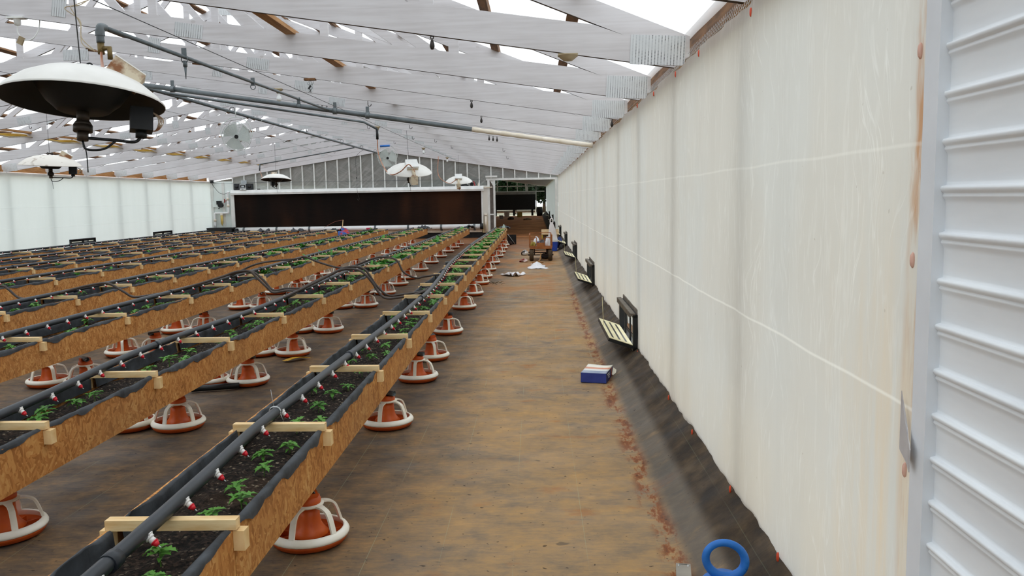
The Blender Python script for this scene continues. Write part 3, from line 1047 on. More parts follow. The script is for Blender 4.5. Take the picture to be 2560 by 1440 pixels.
def make_bed(i):
    xr, ye = BEDX[i], BEDEND[i]
    xc = xr-BEDW/2
    hw = BEDW/2
    b = thing('raised_bed', 'long raised bed of brown strand board sides, %s of the eight beds' % BEDNAME[i], 'raised bed', (xc, 0, 0), group='raised beds in rows')
    # side boards in eight-foot lengths, joints under every second bar
    cuts = [BSTART]+[BARS[i][k] for k in range(1 if i != 1 else 1, len(BARS[i]), 2)]+[ye]
    for s in (1, -1):
        if s < 0 and i > 1:
            segs = [(BSTART, ye)]
        else:
            segs = list(zip(cuts[:-1], cuts[1:]))
        for a, c in segs:
            m = MB()
            d = 0.004*RND.uniform(-1, 1)
            m.bx(s*hw-0.006-0.0055, s*hw-0.006+0.0055, a+0.002, c-0.002, BZ0+d, BZ1+d)
            m.build('side_board', MT['osb'], b)
    m = MB(); m.bx(-hw+0.01, hw-0.01, ye-0.012, ye, BZ0, BZ1); m.build('end_board', MT['osb'], b)
    m = MB(); m.bx(-hw+0.01, hw-0.01, BSTART, BSTART+0.012, BZ0, BZ1); m.build('end_board', MT['osb'], b)
    m = MB(); m.bx(-hw+0.012, hw-0.012, BSTART+0.012, ye-0.012, BZ0+0.005, BZ0+0.02); m.build('bottom_board', MT['osb'], b)
    # soil
    st = [0.045, 0.05, 0.08, 0.1, 0.2, 0.25, 0.3, 0.3][i]
    nx = [14, 14, 10, 8, 5, 5, 4, 4][i]
    m = MB()
    ny = int((ye-BSTART-0.03)/st)
    lgrid(m, lambda u, y: (u, y, soil_z(i, u, y)), [-hw+0.013+(BEDW-0.026)*k/nx for k in range(nx+1)], [BSTART+0.015+(ye-BSTART-0.03)*k/ny for k in range(ny+1)])
    m.build('soil', MT['soil'], b)
    # liner: black cloth rolled over the board tops between the bars
    for s in (1, -1):
        m = MB()
        bb = [BSTART]+BARS[i]+[ye]
        for a, c in zip(bb[:-1], bb[1:]):
            if c-a < 0.2:
                continue
            n = max(3, int((c-a)/[0.03, 0.035, 0.05, 0.06, 0.1, 0.12, 0.15, 0.2][i]))
            yy = [a+0.03+(c-a-0.06)*k/n for k in range(n+1)]
            sd = RND.uniform(0, 20)
            def ln(u, y, s=s, sd=sd, a=a, c=c):
                e = min(1, (y-a)/0.12, (c-y)/0.12)
                e = max(0.25, e)
                sag = 0.012*wob(y*6, sd)+0.010*wob(y*19, sd+2)
                out = (0.003+0.004*wob(y*9, sd+5))*e
                low = max(0.002, 0.016+0.026*wob(y*4.1, sd+3)+0.016*wob(y*14, sd+4))*e
                k_ = 1.0 if s > 0 else 0.5
                pr = [(-0.040*k_, -0.068), (-0.030*k_+sag*0.4, -0.03), (-0.022*k_+sag*0.6, 0.002+sag*0.5), (-0.011*k_, 0.009+sag*0.5), (0.003+out, 0.005+0.3*sag), (0.005+out, -0.5*low), (0.005+out*1.4, -low)]
                k = int(round(u*6))
                return (s*(hw-0.004+pr[k][0]), y, BZ1+pr[k][1])
            lgrid(m, ln, [k/6 for k in range(7)], yy)
        m.build('liner', MT['liner'], b)
    for k, y in enumerate(BARS[i]):
        sk = 0.02*RND.uniform(-1, 1)
        put('crossbar', md_bar, b, (0.004*RND.uniform(-1, 1), y, BZ1+0.017), (0, 0, sk))
        put('cleat', md_cleat, b, (hw+0.018, y+0.01, BZ1-0.036+0.006*RND.uniform(-1, 1)))
        if i < 2:
            put('cleat', md_cleat, b, (-hw-0.018, y+0.01, BZ1-0.036))
    return b
for i in range(8):
    make_bed(i)

# drinker pipes
PIPEPTS = [
    [(-1.17, 1.2), (-1.18, 2.2), (-1.20, 2.8), (-1.225, 3.46), (-1.21, 4.14), (-1.195, 4.8), (-1.15, 6.76), (-1.15, 7.7), (-1.14, 8.5), (-1.20, 10.2), (-1.29, 12.0), (-1.335, 14.5), (-1.36, 17.8), (-1.32, 22), (-1.29, 26.8)],
    [(-2.51, 1.3), (-2.53, 3.7), (-2.62, 4.9), (-2.64, 5.7), (-2.57, 7.3), (-2.57, 8.6)],
    [(-4.03, 1.3), (-4.04, 5.7), (-4.03, 8.8), (-4.02, 11), (-4.05, 14.3), (-4.12, 21.7), (-4.10, 27.5)],
    [(-5.32, 1.3), (-5.31, 9), (-5.36, 13.6), (-5.33, 27.5)],
    [(-6.97, 1.3), (-6.94, 13), (-6.93, 27)],
    [(-8.40, 1.3), (-8.42, 15), (-8.39, 27.3)],
    [(-9.68, 1.3), (-9.69, 17), (-9.66, 27.5)],
    [(-11.26, 1.3), (-11.29, 18), (-11.28, 28)],
]
PIPE2B = [(-2.58, 8.85), (-2.60, 10.5), (-2.63, 12.3), (-2.60, 15.5), (-2.58, 20), (-2.56, 27.8)]
PZ = BZ1+0.034+0.0245
# nipples
m = MB()
ax = Vector((0.78, -0.12, -0.61)).normalized()
def alongq(a, b_, r0, r1, n=8, mi=0, mbx=None):
    mbx.tube([ax*a, ax*b_], [r0, r1], n, mi)
alongq(0.018, 0.030, 0.017, 0.017, 8, 0, m)
alongq(0.030, 0.046, 0.0125, 0.0125, 8, 0, m)
m.box(ax*0.026+Vector((-0.004, 0, 0.014)), (0.020, 0.024, 0.012))
capo = m.build('nipple', MT['nipwhite'])
m = MB()
alongq(0.046, 0.050, 0.0145, 0.0145, 8, 0, m)
alongq(0.050, 0.066, 0.0135, 0.007, 8, 0, m)
tipo = m.build('red_tip', MT['nipred'])
m = MB()
alongq(0.066, 0.079, 0.0026, 0.0022, 6, 0, m)
pino = m.build('pin', MT['steel'])
m = MB()
alongq(0.018, 0.046, 0.016, 0.0135, 6, 0, m)
alongq(0.046, 0.066, 0.0145, 0.007, 6, 1, m)
farn = m.build('nipple', [MT['nipwhite'], MT['nipred']])
d_cap, d_tip, d_pin, d_far = capo.data, tipo.data, pino.data, farn.data
for o in (capo, tipo, pino, farn):
    bpy.data.objects.remove(o)

def interp(pts, y):
    for (x0, y0), (x1, y1) in zip(pts[:-1], pts[1:]):
        if y0 <= y <= y1:
            return x0+(x1-x0)*(y-y0)/(y1-y0)
    return pts[0][0] if y < pts[0][1] else pts[-1][0]

def make_pipe(i, pts, lab, first=1.6, ncap=100, gap=0.285):
    p = thing('drinker_pipe', lab, 'water pipe', (pts[0][0], pts[0][1], PZ), group='drinker pipes on the beds')
    x0, y0 = pts[0]
    sp = spline([(x-x0, y-y0, 0.004*wob(y*1.3, i)) for x, y in pts], 8)
    m = MB()
    m.tube(sp, 0.0235, 14 if i < 3 else 8)
    m.build('pipe', MT['pipe'], p)
    fine = [(v.x+x0, v.y+y0) for v in sp]
    y = y0+0.9+0.37*i
    while y < pts[-1][1]-0.2:
        m = MB()
        x, x2 = interp(fine, y)-x0, interp(fine, y+0.05)-x0
        m.tube([(x, y-y0, 0), (x2, y+0.05-y0, 0)], 0.0285, 14 if i < 3 else 8)
        m.build('coupling', MT['pipe'], p)
        y += 2.95
    y = first
    n = 0
    rest = MB()
    while y < pts[-1][1]-0.3:
        x = interp(fine, y)-x0
        if n < ncap:
            if y < 7.5 and i < 3:
                o = put('nipple', d_cap, p, (x+0.004, y-y0, 0))
                o.scale = (0.86, 0.86, 0.86)
                put('red_tip', d_tip, o)
                put('pin', d_pin, o)
            else:
                put('nipple', d_far, p, (x+0.007, y-y0, -0.003)).scale = (0.74, 0.74, 0.74)
        else:
            for q in range(6):
                pass
            c = Vector((x, y-y0, 0))
            rest.tube([c+ax*0.018, c+ax*0.046], [0.016, 0.0135], 5, 0)
            rest.tube([c+ax*0.046, c+ax*0.066], [0.0145, 0.007], 5, 1)
        n += 1
        y += gap
    if rest.V:
        o = rest.build('nipples', [MT['nipwhite'], MT['nipred']], p)
        o['kind'] = 'stuff'
    return p
for i in range(8):
    if i == 1:
        make_pipe(1, PIPEPTS[1], 'near half of the split dark pipe on the second bed from the right', 1.55)
        make_pipe(1, PIPE2B, 'far half of the split dark pipe on the second bed from the right', 8.95, 75)
    else:
        make_pipe(i, PIPEPTS[i], 'dark grey water pipe with red nipples lying along the %s raised bed' % BEDNAME[i], [1.46, 0, 1.7, 1.6, 1.5, 1.6, 1.7, 1.6][i])

# wire tie on the nearest pipe
m = MB()
for r in (0.0265, 0.0285):
    m.tube([(-1.225+r*math.cos(a*PI/8), 3.69+0.004*math.sin(a)+0.01*(r-0.02)*100, PZ+r*math.sin(a*PI/8)) for a in range(17)], 0.0018, 5)
m.tube([(-1.20, 3.70, PZ-0.01), (-1.19, 3.71, PZ-0.05)], 0.0018, 5)
m.tube([(-1.23, 3.70, PZ+0.026), (-1.25, 3.73, PZ+0.10)], 0.001, 4)
tag(m.build('wire_tie', MT['steel']), 'twisted wire tie round the pipe on the rightmost bed', 'wire')

# rubber hoses bridging the pipes
def hose(pts, r, lab):
    m = MB()
    m.tube(spline(pts, 8), r, 10)
    tag(m.build('rubber_hose', MT['hose']), lab, 'hose', 'rubber hoses looped over the beds')
Z = PZ
hose([(-2.57, 8.1, Z), (-2.48, 8.25, Z+0.04), (-2.18, 8.45, 0.81), (-2.05, 8.5, 0.87), (-1.93, 8.5, 0.88), (-1.82, 8.5, 0.85), (-1.72, 8.5, 0.74), (-1.66, 8.5, 0.64), (-1.58, 8.5, 0.57), (-1.42, 8.52, 0.575), (-1.30, 8.6, 0.585), (-1.17, 8.7, Z)], 0.0135, 'thick brown hose looping lower from the second bed to the rightmost bed')
hose([(-2.57, 8.75, Z), (-2.46, 8.6, Z+0.07), (-2.16, 8.6, 0.83), (-1.99, 8.6, 0.895), (-1.82, 8.6, 0.87), (-1.70, 8.6, 0.70), (-1.58, 8.62, 0.585), (-1.42, 8.65, 0.59), (-1.26, 8.75, 0.60), (-1.18, 8.9, Z)], 0.0125, 'thick brown hose looping higher from the second bed to the rightmost bed')
hose([(-4.03, 10.6, Z), (-3.6, 10.5, 0.80), (-3.10, 10.5, 0.855), (-2.99, 10.5, 0.88), (-2.79, 10.5, 0.80), (-2.53, 10.5, 0.73), (-2.33, 10.5, 0.76), (-2.11, 10.5, 0.84), (-1.98, 10.5, 0.86), (-1.80, 10.5, 0.82), (-1.71, 10.5, 0.66), (-1.55, 10.5, 0.585), (-1.45, 10.5, 0.60), (-1.25, 10.5, Z)], 0.013, 'longest brown hose, hung in waves from the third bed to the rightmost bed')
hose([(-4.03, 8.9, Z), (-3.75, 8.95, 0.70), (-3.48, 9.0, 0.78), (-3.34, 9.0, 0.825), (-3.19, 9.0, 0.83), (-3.10, 9.0, 0.75), (-3.01, 9.0, 0.66), (-2.93, 9.0, 0.59), (-2.75, 8.9, 0.62), (-2.6, 8.8, Z)], 0.0135, 'front brown hose of the pair from the third bed to the second bed')
hose([(-4.03, 9.25, Z), (-3.7, 9.15, 0.72), (-3.44, 9.15, 0.79), (-3.22, 9.15, 0.815), (-3.09, 9.15, 0.72), (-2.98, 9.15, 0.60), (-2.82, 9.1, 0.62), (-2.6, 9.05, Z)], 0.0125, 'rear brown hose of the pair from the third bed to the second bed')
hose([(-5.31, 8.9, Z), (-5.1, 9.0, 0.68), (-4.86, 9.0, 0.72), (-4.75, 9.0, 0.70), (-4.62, 9.0, 0.62), (-4.5, 9.0, 0.56), (-4.2, 8.9, 0.60), (-4.04, 8.8, Z)], 0.0135, 'brown hose from the fourth bed down to the third bed')
hose([(-6.93, 8.9, Z), (-6.5, 9.0, 0.75), (-6.03, 9.0, 0.71), (-5.94, 9.0, 0.67), (-5.79, 9.0, 0.56), (-5.45, 8.95, 0.60), (-5.32, 8.9, Z)], 0.0135, 'brown hose at the left edge reaching the fourth bed')

# feeder pans
def make_feeder():
    t = thing('feeder_pan', 'orange feeder pan', 'feeder')
    n = 36
    m = MB()
    m.lathe([(0.0, 0.0), (0.138, 0.0), (0.157, 0.010), (0.168, 0.032), (0.170, 0.044), (0.160, 0.044), (0.142, 0.016), (0.10, 0.014), (0.0, 0.030)], n)
    for k in range(10):
        a = 2*PI*k/10
        m.box((0.098*math.cos(a), 0.098*math.sin(a), 0.030), (0.085, 0.003, 0.034), Matrix.Rotation(a, 3, 'Z'))
    pan = m.build('pan', MT['orange_dark'], t)
    m = MB()
    m.lathe([(0.165, 0.040), (0.174, 0.046), (0.175, 0.058), (0.168, 0.074), (0.156, 0.083), (0.149, 0.083), (0.149, 0.076), (0.158, 0.060), (0.160, 0.044), (0.165, 0.040)], n)
    m.lathe([(0.052, 0.212), (0.066, 0.210), (0.068, 0.222), (0.052, 0.226)], 24)
    for k in range(5):
        a = 2*PI*k/5+0.25
        def P(r, z_):
            return (r*math.cos(a), r*math.sin(a), z_)
        pts = spline([P(0.060, 0.217), P(0.092, 0.210), P(0.118, 0.192), P(0.132, 0.160), P(0.143, 0.118), P(0.152, 0.078)], 4)
        for q in range(len(pts)-1):
            w0 = 0.025 if q > 3 else 0.036-0.003*q
            m.bar(pts[q], pts[q]+(pts[q+1]-pts[q])*1.08, w0, 0.011, up=(math.cos(a), math.sin(a), 0.3))
    cage = m.build('cage', MT['cream'], t)
    m = MB()
    m.lathe([(0.082, 0.046), (0.084, 0.052), (0.066, 0.078), (0.054, 0.105), (0.048, 0.150), (0.046, 0.215), (0.040, 0.215), (0.042, 0.150), (0.050, 0.10), (0.076, 0.048), (0.082, 0.046)], 28)
    cone = m.build('cone', MT['orange'], t)
    m = MB()
    m.lathe([(0.046, 0.212), (0.054, 0.214), (0.056, 0.246), (0.052, 0.250), (0.052, 0.262), (0.044, 0.264), (0.0, 0.264)], 24)
    m.box((0.030, -0.012, 0.276), (0.012, 0.05, 0.036)); m.box((-0.030, 0.0, 0.276), (0.012, 0.06, 0.036)); m.box((0.012, -0.036, 0.272), (0.036, 0.012, 0.03))
    collar = m.build('collar', MT['orange'], t)
    m = MB()
    m.lathe([(0.022, -0.052), (0.022, 0.052), (0.018, 0.052), (0.018, -0.052), (0.022, -0.052)], 16, (0.004, 0.012, 0.285), rot=Matrix.Rotation(PI/2, 3, 'X') @ Matrix.Rotation(0.0, 3, 'Y'))
    stub = m.build('pipe_stub', MT['iron'], t)
    t.scale = (1.06, 1.06, 0.83)
    remember(t, pan, cage, cone, collar, stub)
    return t
FY1 = [3.54, 5.5, 6.96, 7.9, 9.44, 11.61, 13.27, 14.98, 16.16, 17.73, 19.64, 21.86, 23.42, 25.2, 26.9]
FY2 = [3.62, 5.49, 6.88, 8.2, 9.69, 11.95, 13.56, 14.97, 16.13, 17.98, 20.03, 22.04, 24.12, 25.98, 27.8]
FY2L = [5.50, 6.89, 8.22, 9.7, 11.87, 13.5]
FY3 = [6.9, 8.27, 9.8, 11.89, 13.9, 15.39, 17.22, 18.97, 20.97, 23.13, 25.22, 26.58, 28.1]
FX3 = [-3.93, -3.95, -4.06, -4.05, -4.12, -4.16, -4.2, -4.2, -4.2, -4.22, -4.24, -4.24, -4.25]
FY3L = [6.91, 8.29, 9.77, 11.93, 13.82, 15.4, 17.2]
fd0 = make_feeder()
fcount = 0
def feeder(x, y, lab):
    global fcount
    rz = RND.uniform(0, 2*PI)
    if fcount == 0:
        o = fd0
        rz = 0.45
        o.location = (x*(y+0.15)/y+0.004, y+0.15, 0.0045)
        o.rotation_euler = (0, 0, rz)
        o['label'] = lab
        o['group'] = 'feeder pans'
    else:
        dup_tree(fd0, (x*(y+0.15)/y+0.004, y+0.15, 0.0045), (0, 0, rz), lab, 'feeder pans')
    fcount += 1
for k, y in enumerate(FY1):
    feeder(-1.045, y, 'orange feeder pan in white cage under the rightmost bed, %s from the front' % ORD[k+1])
for k, y in enumerate(FY2):
    feeder(-2.50-0.006*max(0, y-8), y, 'orange feeder pan under the second bed, right-hand row, %s from the front' % ORD[k+1])
for k, y in enumerate(FY2L):
    feeder(-2.85-0.005*max(0, y-8), y, 'orange feeder pan under the second bed, left-hand row, %s from the front' % ORD[k+1])
for k, (x, y) in enumerate(zip(FX3, FY3)):
    feeder(x, y, 'orange feeder pan under the third bed, right-hand row, %s from the front' % ORD[k+1])
for k, y in enumerate(FY3L):
    feeder([-4.27, -4.31, -4.40, -4.39, -4.46, -4.5, -4.54][k], y, 'orange feeder pan under the third bed, left-hand row, %s from the front' % ORD[k+1])

# plants
def leaf(mb, base, az, L, W, rise, droop, m_=0, lobes=True, n=7):
    base = Vector(base)
    d = Vector((math.cos(az), math.sin(az), 0))
    sdir = Vector((-math.sin(az), math.cos(az), 0))
    mid, lf, rt = [], [], []
    for k in range(n+1):
        t = k/n
        c = base+d*(L*t*(1-0.15*droop*t))+Vector((0, 0, L*(rise*t-droop*t*t)))
        wv = W*math.sin(PI*min(1, t**0.75*0.97+0.02))
        if lobes:
            wv *= (1.25 if k % 2 else 0.62)
        mid.append(c)
        lf.append(c+sdir*wv*0.5+d*(L*0.05)+Vector((0, 0, wv*0.16)))
        rt.append(c-sdir*wv*0.5+d*(L*0.05)+Vector((0, 0, wv*0.16)))
    vs = mid+lf+rt
    fs = []
    for k in range(n):
        fs.append((k, k+1, n+1+k+1, n+1+k))
        fs.append((k+1, k, 2*(n+1)+k, 2*(n+1)+k+1))
    mb.add(vs, fs, m_, True)

def seedling_parts(kind, rnd):
    st, fo = MB(), MB()
    if kind < 3:
        h = rnd.uniform(0.05, 0.08)
        st.tube([(0, 0, -0.01), (0.003, 0.002, h*0.5), (0, 0, h)], [0.0028, 0.0024, 0.0018], 5)
        a0 = rnd.uniform(0, PI)
        for tier, (zz, L, W) in enumerate(((0.45, 0.032, 0.018), (0.68, 0.062, 0.030), (0.88, 0.062, 0.031), (1.0, 0.036, 0.020))):
            nq = (2, 4, 4, 3)[tier]
            for q in range(nq):
                az = a0+tier*0.8+q*2*PI/nq+rnd.uniform(-.3, .3)
                leaf(fo, (0, 0, h*zz), az, L*rnd.uniform(.8, 1.1), W, rnd.uniform(.15, .6), rnd.uniform(.2, .6), 0, tier > 0)
    else:
        h = rnd.uniform(0.06, 0.10)
        st.tube([(0, 0, -0.01), (0.0, 0.0, h*0.4)], [0.005, 0.004], 5)
        for q in range(9):
            az = q*2.4+rnd.uniform(-.2, .2)
            rise = rnd.uniform(0.35, 1.3)
            L = rnd.uniform(0.10, 0.16)
            leaf(fo, (0, 0, h*0.3), az, L, 0.08*rnd.uniform(.8, 1.2), rise, rnd.uniform(.3, .7), 0, q % 3 == 0, 6)
    return st, fo
PR = random.Random(5)
VAR = []
for kind in range(5):
    st, fo = seedling_parts(kind, PR)
    a = st.build('stem', MT['stem']); b = fo.build('foliage', MT['leaf'] if kind < 3 else MT['leaf2'])
    one = MB()
    one.V = list(fo.V); one.F = list(fo.F); one.M = list(fo.M); one.S = list(fo.S)
    one.add(st.V, st.F, 1, True)
    c = one.build('seedling', [MT['leaf'] if kind < 3 else MT['leaf2'], MT['stem']])
    VAR.append((a.data, b.data, c.data))
    for o in (a, b, c):
        bpy.data.objects.remove(o)

P1 = [(-1.15, 2.35), (-1.1, 2.20), (-1.12, 2.67), (-1.14, 2.95), (-1.07, 2.82), (-1.18, 3.38), (-1.09, 3.46), (-1.11, 3.18), (-1.14, 3.74), (-1.07, 3.91), (-1.15, 4.17), (-1.10, 4.63), (-1.29, 4.55), (-1.14, 4.44), (-1.1, 5.01), (-1.28, 5.2), (-1.24, 5.33), (-1.13, 5.48), (-1.06, 5.67), (-1.10, 5.85), (-1.25, 5.76)]
P2 = [(-2.58, 4.12), (-2.50, 4.28), (-2.48, 4.43), (-2.47, 3.9), (-2.43, 4.95), (-2.52, 5.18), (-2.45, 5.31), (-2.41, 5.45), (-2.48, 5.7), (-2.43, 6.15), (-2.40, 6.35), (-2.50, 6.55), (-2.45, 6.85), (-2.42, 7.0), (-2.50, 7.4)]
plants = []
for x, y in P1:
    plants.append((0, x, y, RND.randrange(3), RND.uniform(0.72, 0.98)))
for x, y in P2:
    plants.append((1, x, y, RND.randrange(3), RND.uniform(0.75, 1.05)))
for i, (y0, y1, dens) in enumerate(((6.1, 27.0, 5.6), (7.6, 27.9, 5.0), (3.5, 28, 3.4), (3.5, 27.5, 2.6), (7, 27, 1.2), (9, 27, 0.8))):
    n = int((y1-y0)*dens)
    for k in range(n):
        y = y0+(y1-y0)*(k+RND.uniform(0, 1))/n
        if min(abs(y-b_) for b_ in BARS[i]) < 0.05:
            continue
        xr = BEDX[i]
        px = interp(PIPEPTS[i] if i != 1 else PIPE2B, y)
        x = RND.uniform(xr-0.33, xr-0.06)
        if abs(x-px) < 0.05:
            x = px+0.09
        x = max(xr-0.33, min(xr-0.06, x))
        lush = (y > [15, 12.5, 12, 14, 30, 30][i])
        v = (3+RND.randrange(2)) if lush else RND.randrange(3)
        plants.append((i, x, y, v, RND.uniform(0.72, 1.15) if lush else RND.uniform(0.8, 1.3)))
plants.sort(key=lambda p: (p[4]*(2.2 if p[3] > 2 else 1))/(p[2]**2+(p[1])**2)**0.5, reverse=True)
cells = {}
stuff = MB()
named = plants[:300]
named.sort(key=lambda p: (p[0], p[2]))
for i, x, y, v, s in named:
    c = sum(1 for b_ in BARS[i] if b_ < y and b_ > 1.5)
    cells[(i, c)] = cells.get((i, c), 0)+1
    q = cells[(i, c)]
    bn = ['rightmost', 'second', 'third', 'fourth', 'fifth', 'sixth'][i]
    lab = 'green %s in the %s bed, %s compartment from the front, %s plant back' % ('seedling' if v < 3 else 'leafy plant', bn, ORD[min(24, max(1, c+1))], ORD[min(24, q)])
    z = soil_z(i, x-(BEDX[i]-BEDW/2), y)-0.002
    nm = 'seedling' if v < 3 else 'leafy_plant'
    if y < 7.0 and i < 2:
        t = thing(nm, lab, 'plant', (x, y, z), (0, 0, RND.uniform(0, 6.28)), 'plants in the beds')
        t.scale = (s, s, s)
        put('stem', VAR[v][0], t)
        put('foliage', VAR[v][1], t)
    else:
        o = bpy.data.objects.new(nm, VAR[v][2])
        COL.objects.link(o)
        o.location = (x, y, z)
        o.rotation_euler = (0, 0, RND.uniform(0, 6.28))
        o.scale = (s, s, s)
        tag(o, lab, 'plant', 'plants in the beds')
for i, x, y, v, s in plants[300:]:
    z = soil_z(i, x-(BEDX[i]-BEDW/2), y)-0.002
    a = RND.uniform(0, 6.28)
    for q in range(6):
        leaf(stuff, (x, y, z+0.02), a+q*1.07, (0.07 if v < 3 else 0.13)*s, (0.04 if v < 3 else 0.075)*s, RND.uniform(.4, 1.1), RND.uniform(.3, .6), 0, False, 4)
tag(stuff.build('far_seedlings', MT['leaf2']), 'remaining small green plants in the far and left-hand beds', 'plants', None, 'stuff')
# ------------------------------------------------------------------ gas pipes under the trusses
def tubeobj(name, mat, pts, r, par=None, n=8, k=0):
    m = MB()
    m.tube(spline(pts, k) if k else pts, r, n)
    return m.build(name, mat, par)
YB = 12.72
def pb(x):
    return chord_z(x)-0.075
g = thing('gas_pipe', 'thick grey gas pipe crossing under the trusses, its right end wrapped white', 'pipe', (-6.1, YB, pb(-6.1)))
def lo(x, dz=0):
    return (x+6.1, 0, pb(x)-pb(-6.1)+dz)
tubeobj('pipe', MT['iron'], [lo(-6.1), lo(-0.95)], 0.036, g, 12)
m = MB()
m.tube([lo(-0.95+1.84*k/24) for k in range(25)], [0.036+0.003*math.sin(k*2.1) for k in range(25)], 12)
tag(m.build('white_wrap', MT['pvcdirty'], g), 'white wrapped end', None)
for x in (-5.55, -3.05, -2.55):
    m = MB(); a = lo(x); m.tube([(a[0]-0.03, 0, a[2]), (a[0]+0.03, 0, a[2]-0.004)], 0.05, 12)
    m.bx(a[0]-0.025, a[0]+0.025, -0.006, 0.006, a[2]+0.03, a[2]+0.13)
    m.build('pipe_fitting', MT['iron'], g)
g = thing('gas_pipe', 'grey gas pipe running under the ridge toward the end wall', 'pipe', (-6.13, 12.8, 3.42))
tubeobj('pipe', MT['iron'], [(0, 0, 0), (0, 20.2, -0.02)], 0.030, g, 10)
for y in (4.0, 9.3, 13.5, 16.5, 19.0):
    m = MB()
    m.tube([(0.05*math.cos(a*PI/6), y, 0.045+0.05*math.sin(a*PI/6)) for a in range(13)], 0.006, 5)
    m.build('hanger_ring', MT['black'], g)
g = thing('gas_pipe', 'thin grey gas branch pipe ending in an elbow above the nearest heater', 'pipe', (-3.10, 6.0, 2.87))
tubeobj('pipe', MT['iron'], [(0, 0, 0), (-0.05, 6.7, 0.105)], 0.0165, g, 10)
m = MB()
m.tube(spline([(0, 0.03, 0), (0, -0.03, -0.004), (0, -0.045, -0.03), (0, -0.045, -0.12)], 5), 0.027, 10)
m.lathe([(0.033, -0.02), (0.033, 0.02)], 10, (0, -0.045, -0.05))
m.build('elbow', MT['iron'], g)
m = MB()
m.tube([(0, -0.045, -0.12), (0, -0.045, -0.20)], 0.024, 8)
m.tube([(0.01, -0.045, -0.16), (0.07, -0.06, -0.16), (0.07, -0.06, -0.24)], 0.018, 8)
m.build('valve', simple('old_brass_valve', '#6d5a35', '#8f7a4b', 9, 0.45, 0.4), g)
for y in (1.41, 3.24, 5.07):
    m = MB()
    x = -0.05*y/6.7
    m.bx(x-0.022, x+0.022, y-0.004, y+0.004, 0.012, 0.10); m.tube([(x+0.028*math.cos(a*PI/6), y, 0.0+0.028*math.sin(a*PI/6)) for a in range(13)], 0.005, 5)
    m.build('hanger', MT['iron'], g)
m = MB(); m.tube([(-0.01, 1.42, -0.01), (-0.01, 1.42, -0.06)], 0.02, 8); m.tube([(-0.01, 1.42, -0.06), (-0.01, 1.42, -0.17)], [0.014, 0.003], 8)
m.build('drip_cap', MT['iron'], g)
# branch to the far left heater and along the end
g = thing('gas_pipe', 'thin grey branch pipe dropping toward the far left hanging heater', 'pipe', (-6.1, 28.0, 3.36))
tubeobj('pipe', MT['iron'], [(0, 0, 0), (-3.3, 0.1, -0.50)], 0.02, g, 8)
tubeobj('drop', MT['iron'], [(-3.3, 0.1, -0.50), (-3.32, 0.1, -0.72)], 0.024, g, 8)
g = thing('gas_pipe', 'thin dark branch pipe from the ridge to the heater in the middle of the house', 'pipe', (-6.05, 13.6, 3.40))
tubeobj('pipe', MT['iron'], [(0, 0, 0), (2.72, 2.6, -0.29), (2.95, 2.75, -0.42)], 0.022, g, 8)
tubeobj('drop', MT['black'], [(2.95, 2.75, -0.42), (2.95, 2.75, -0.62)], 0.026, g, 8)

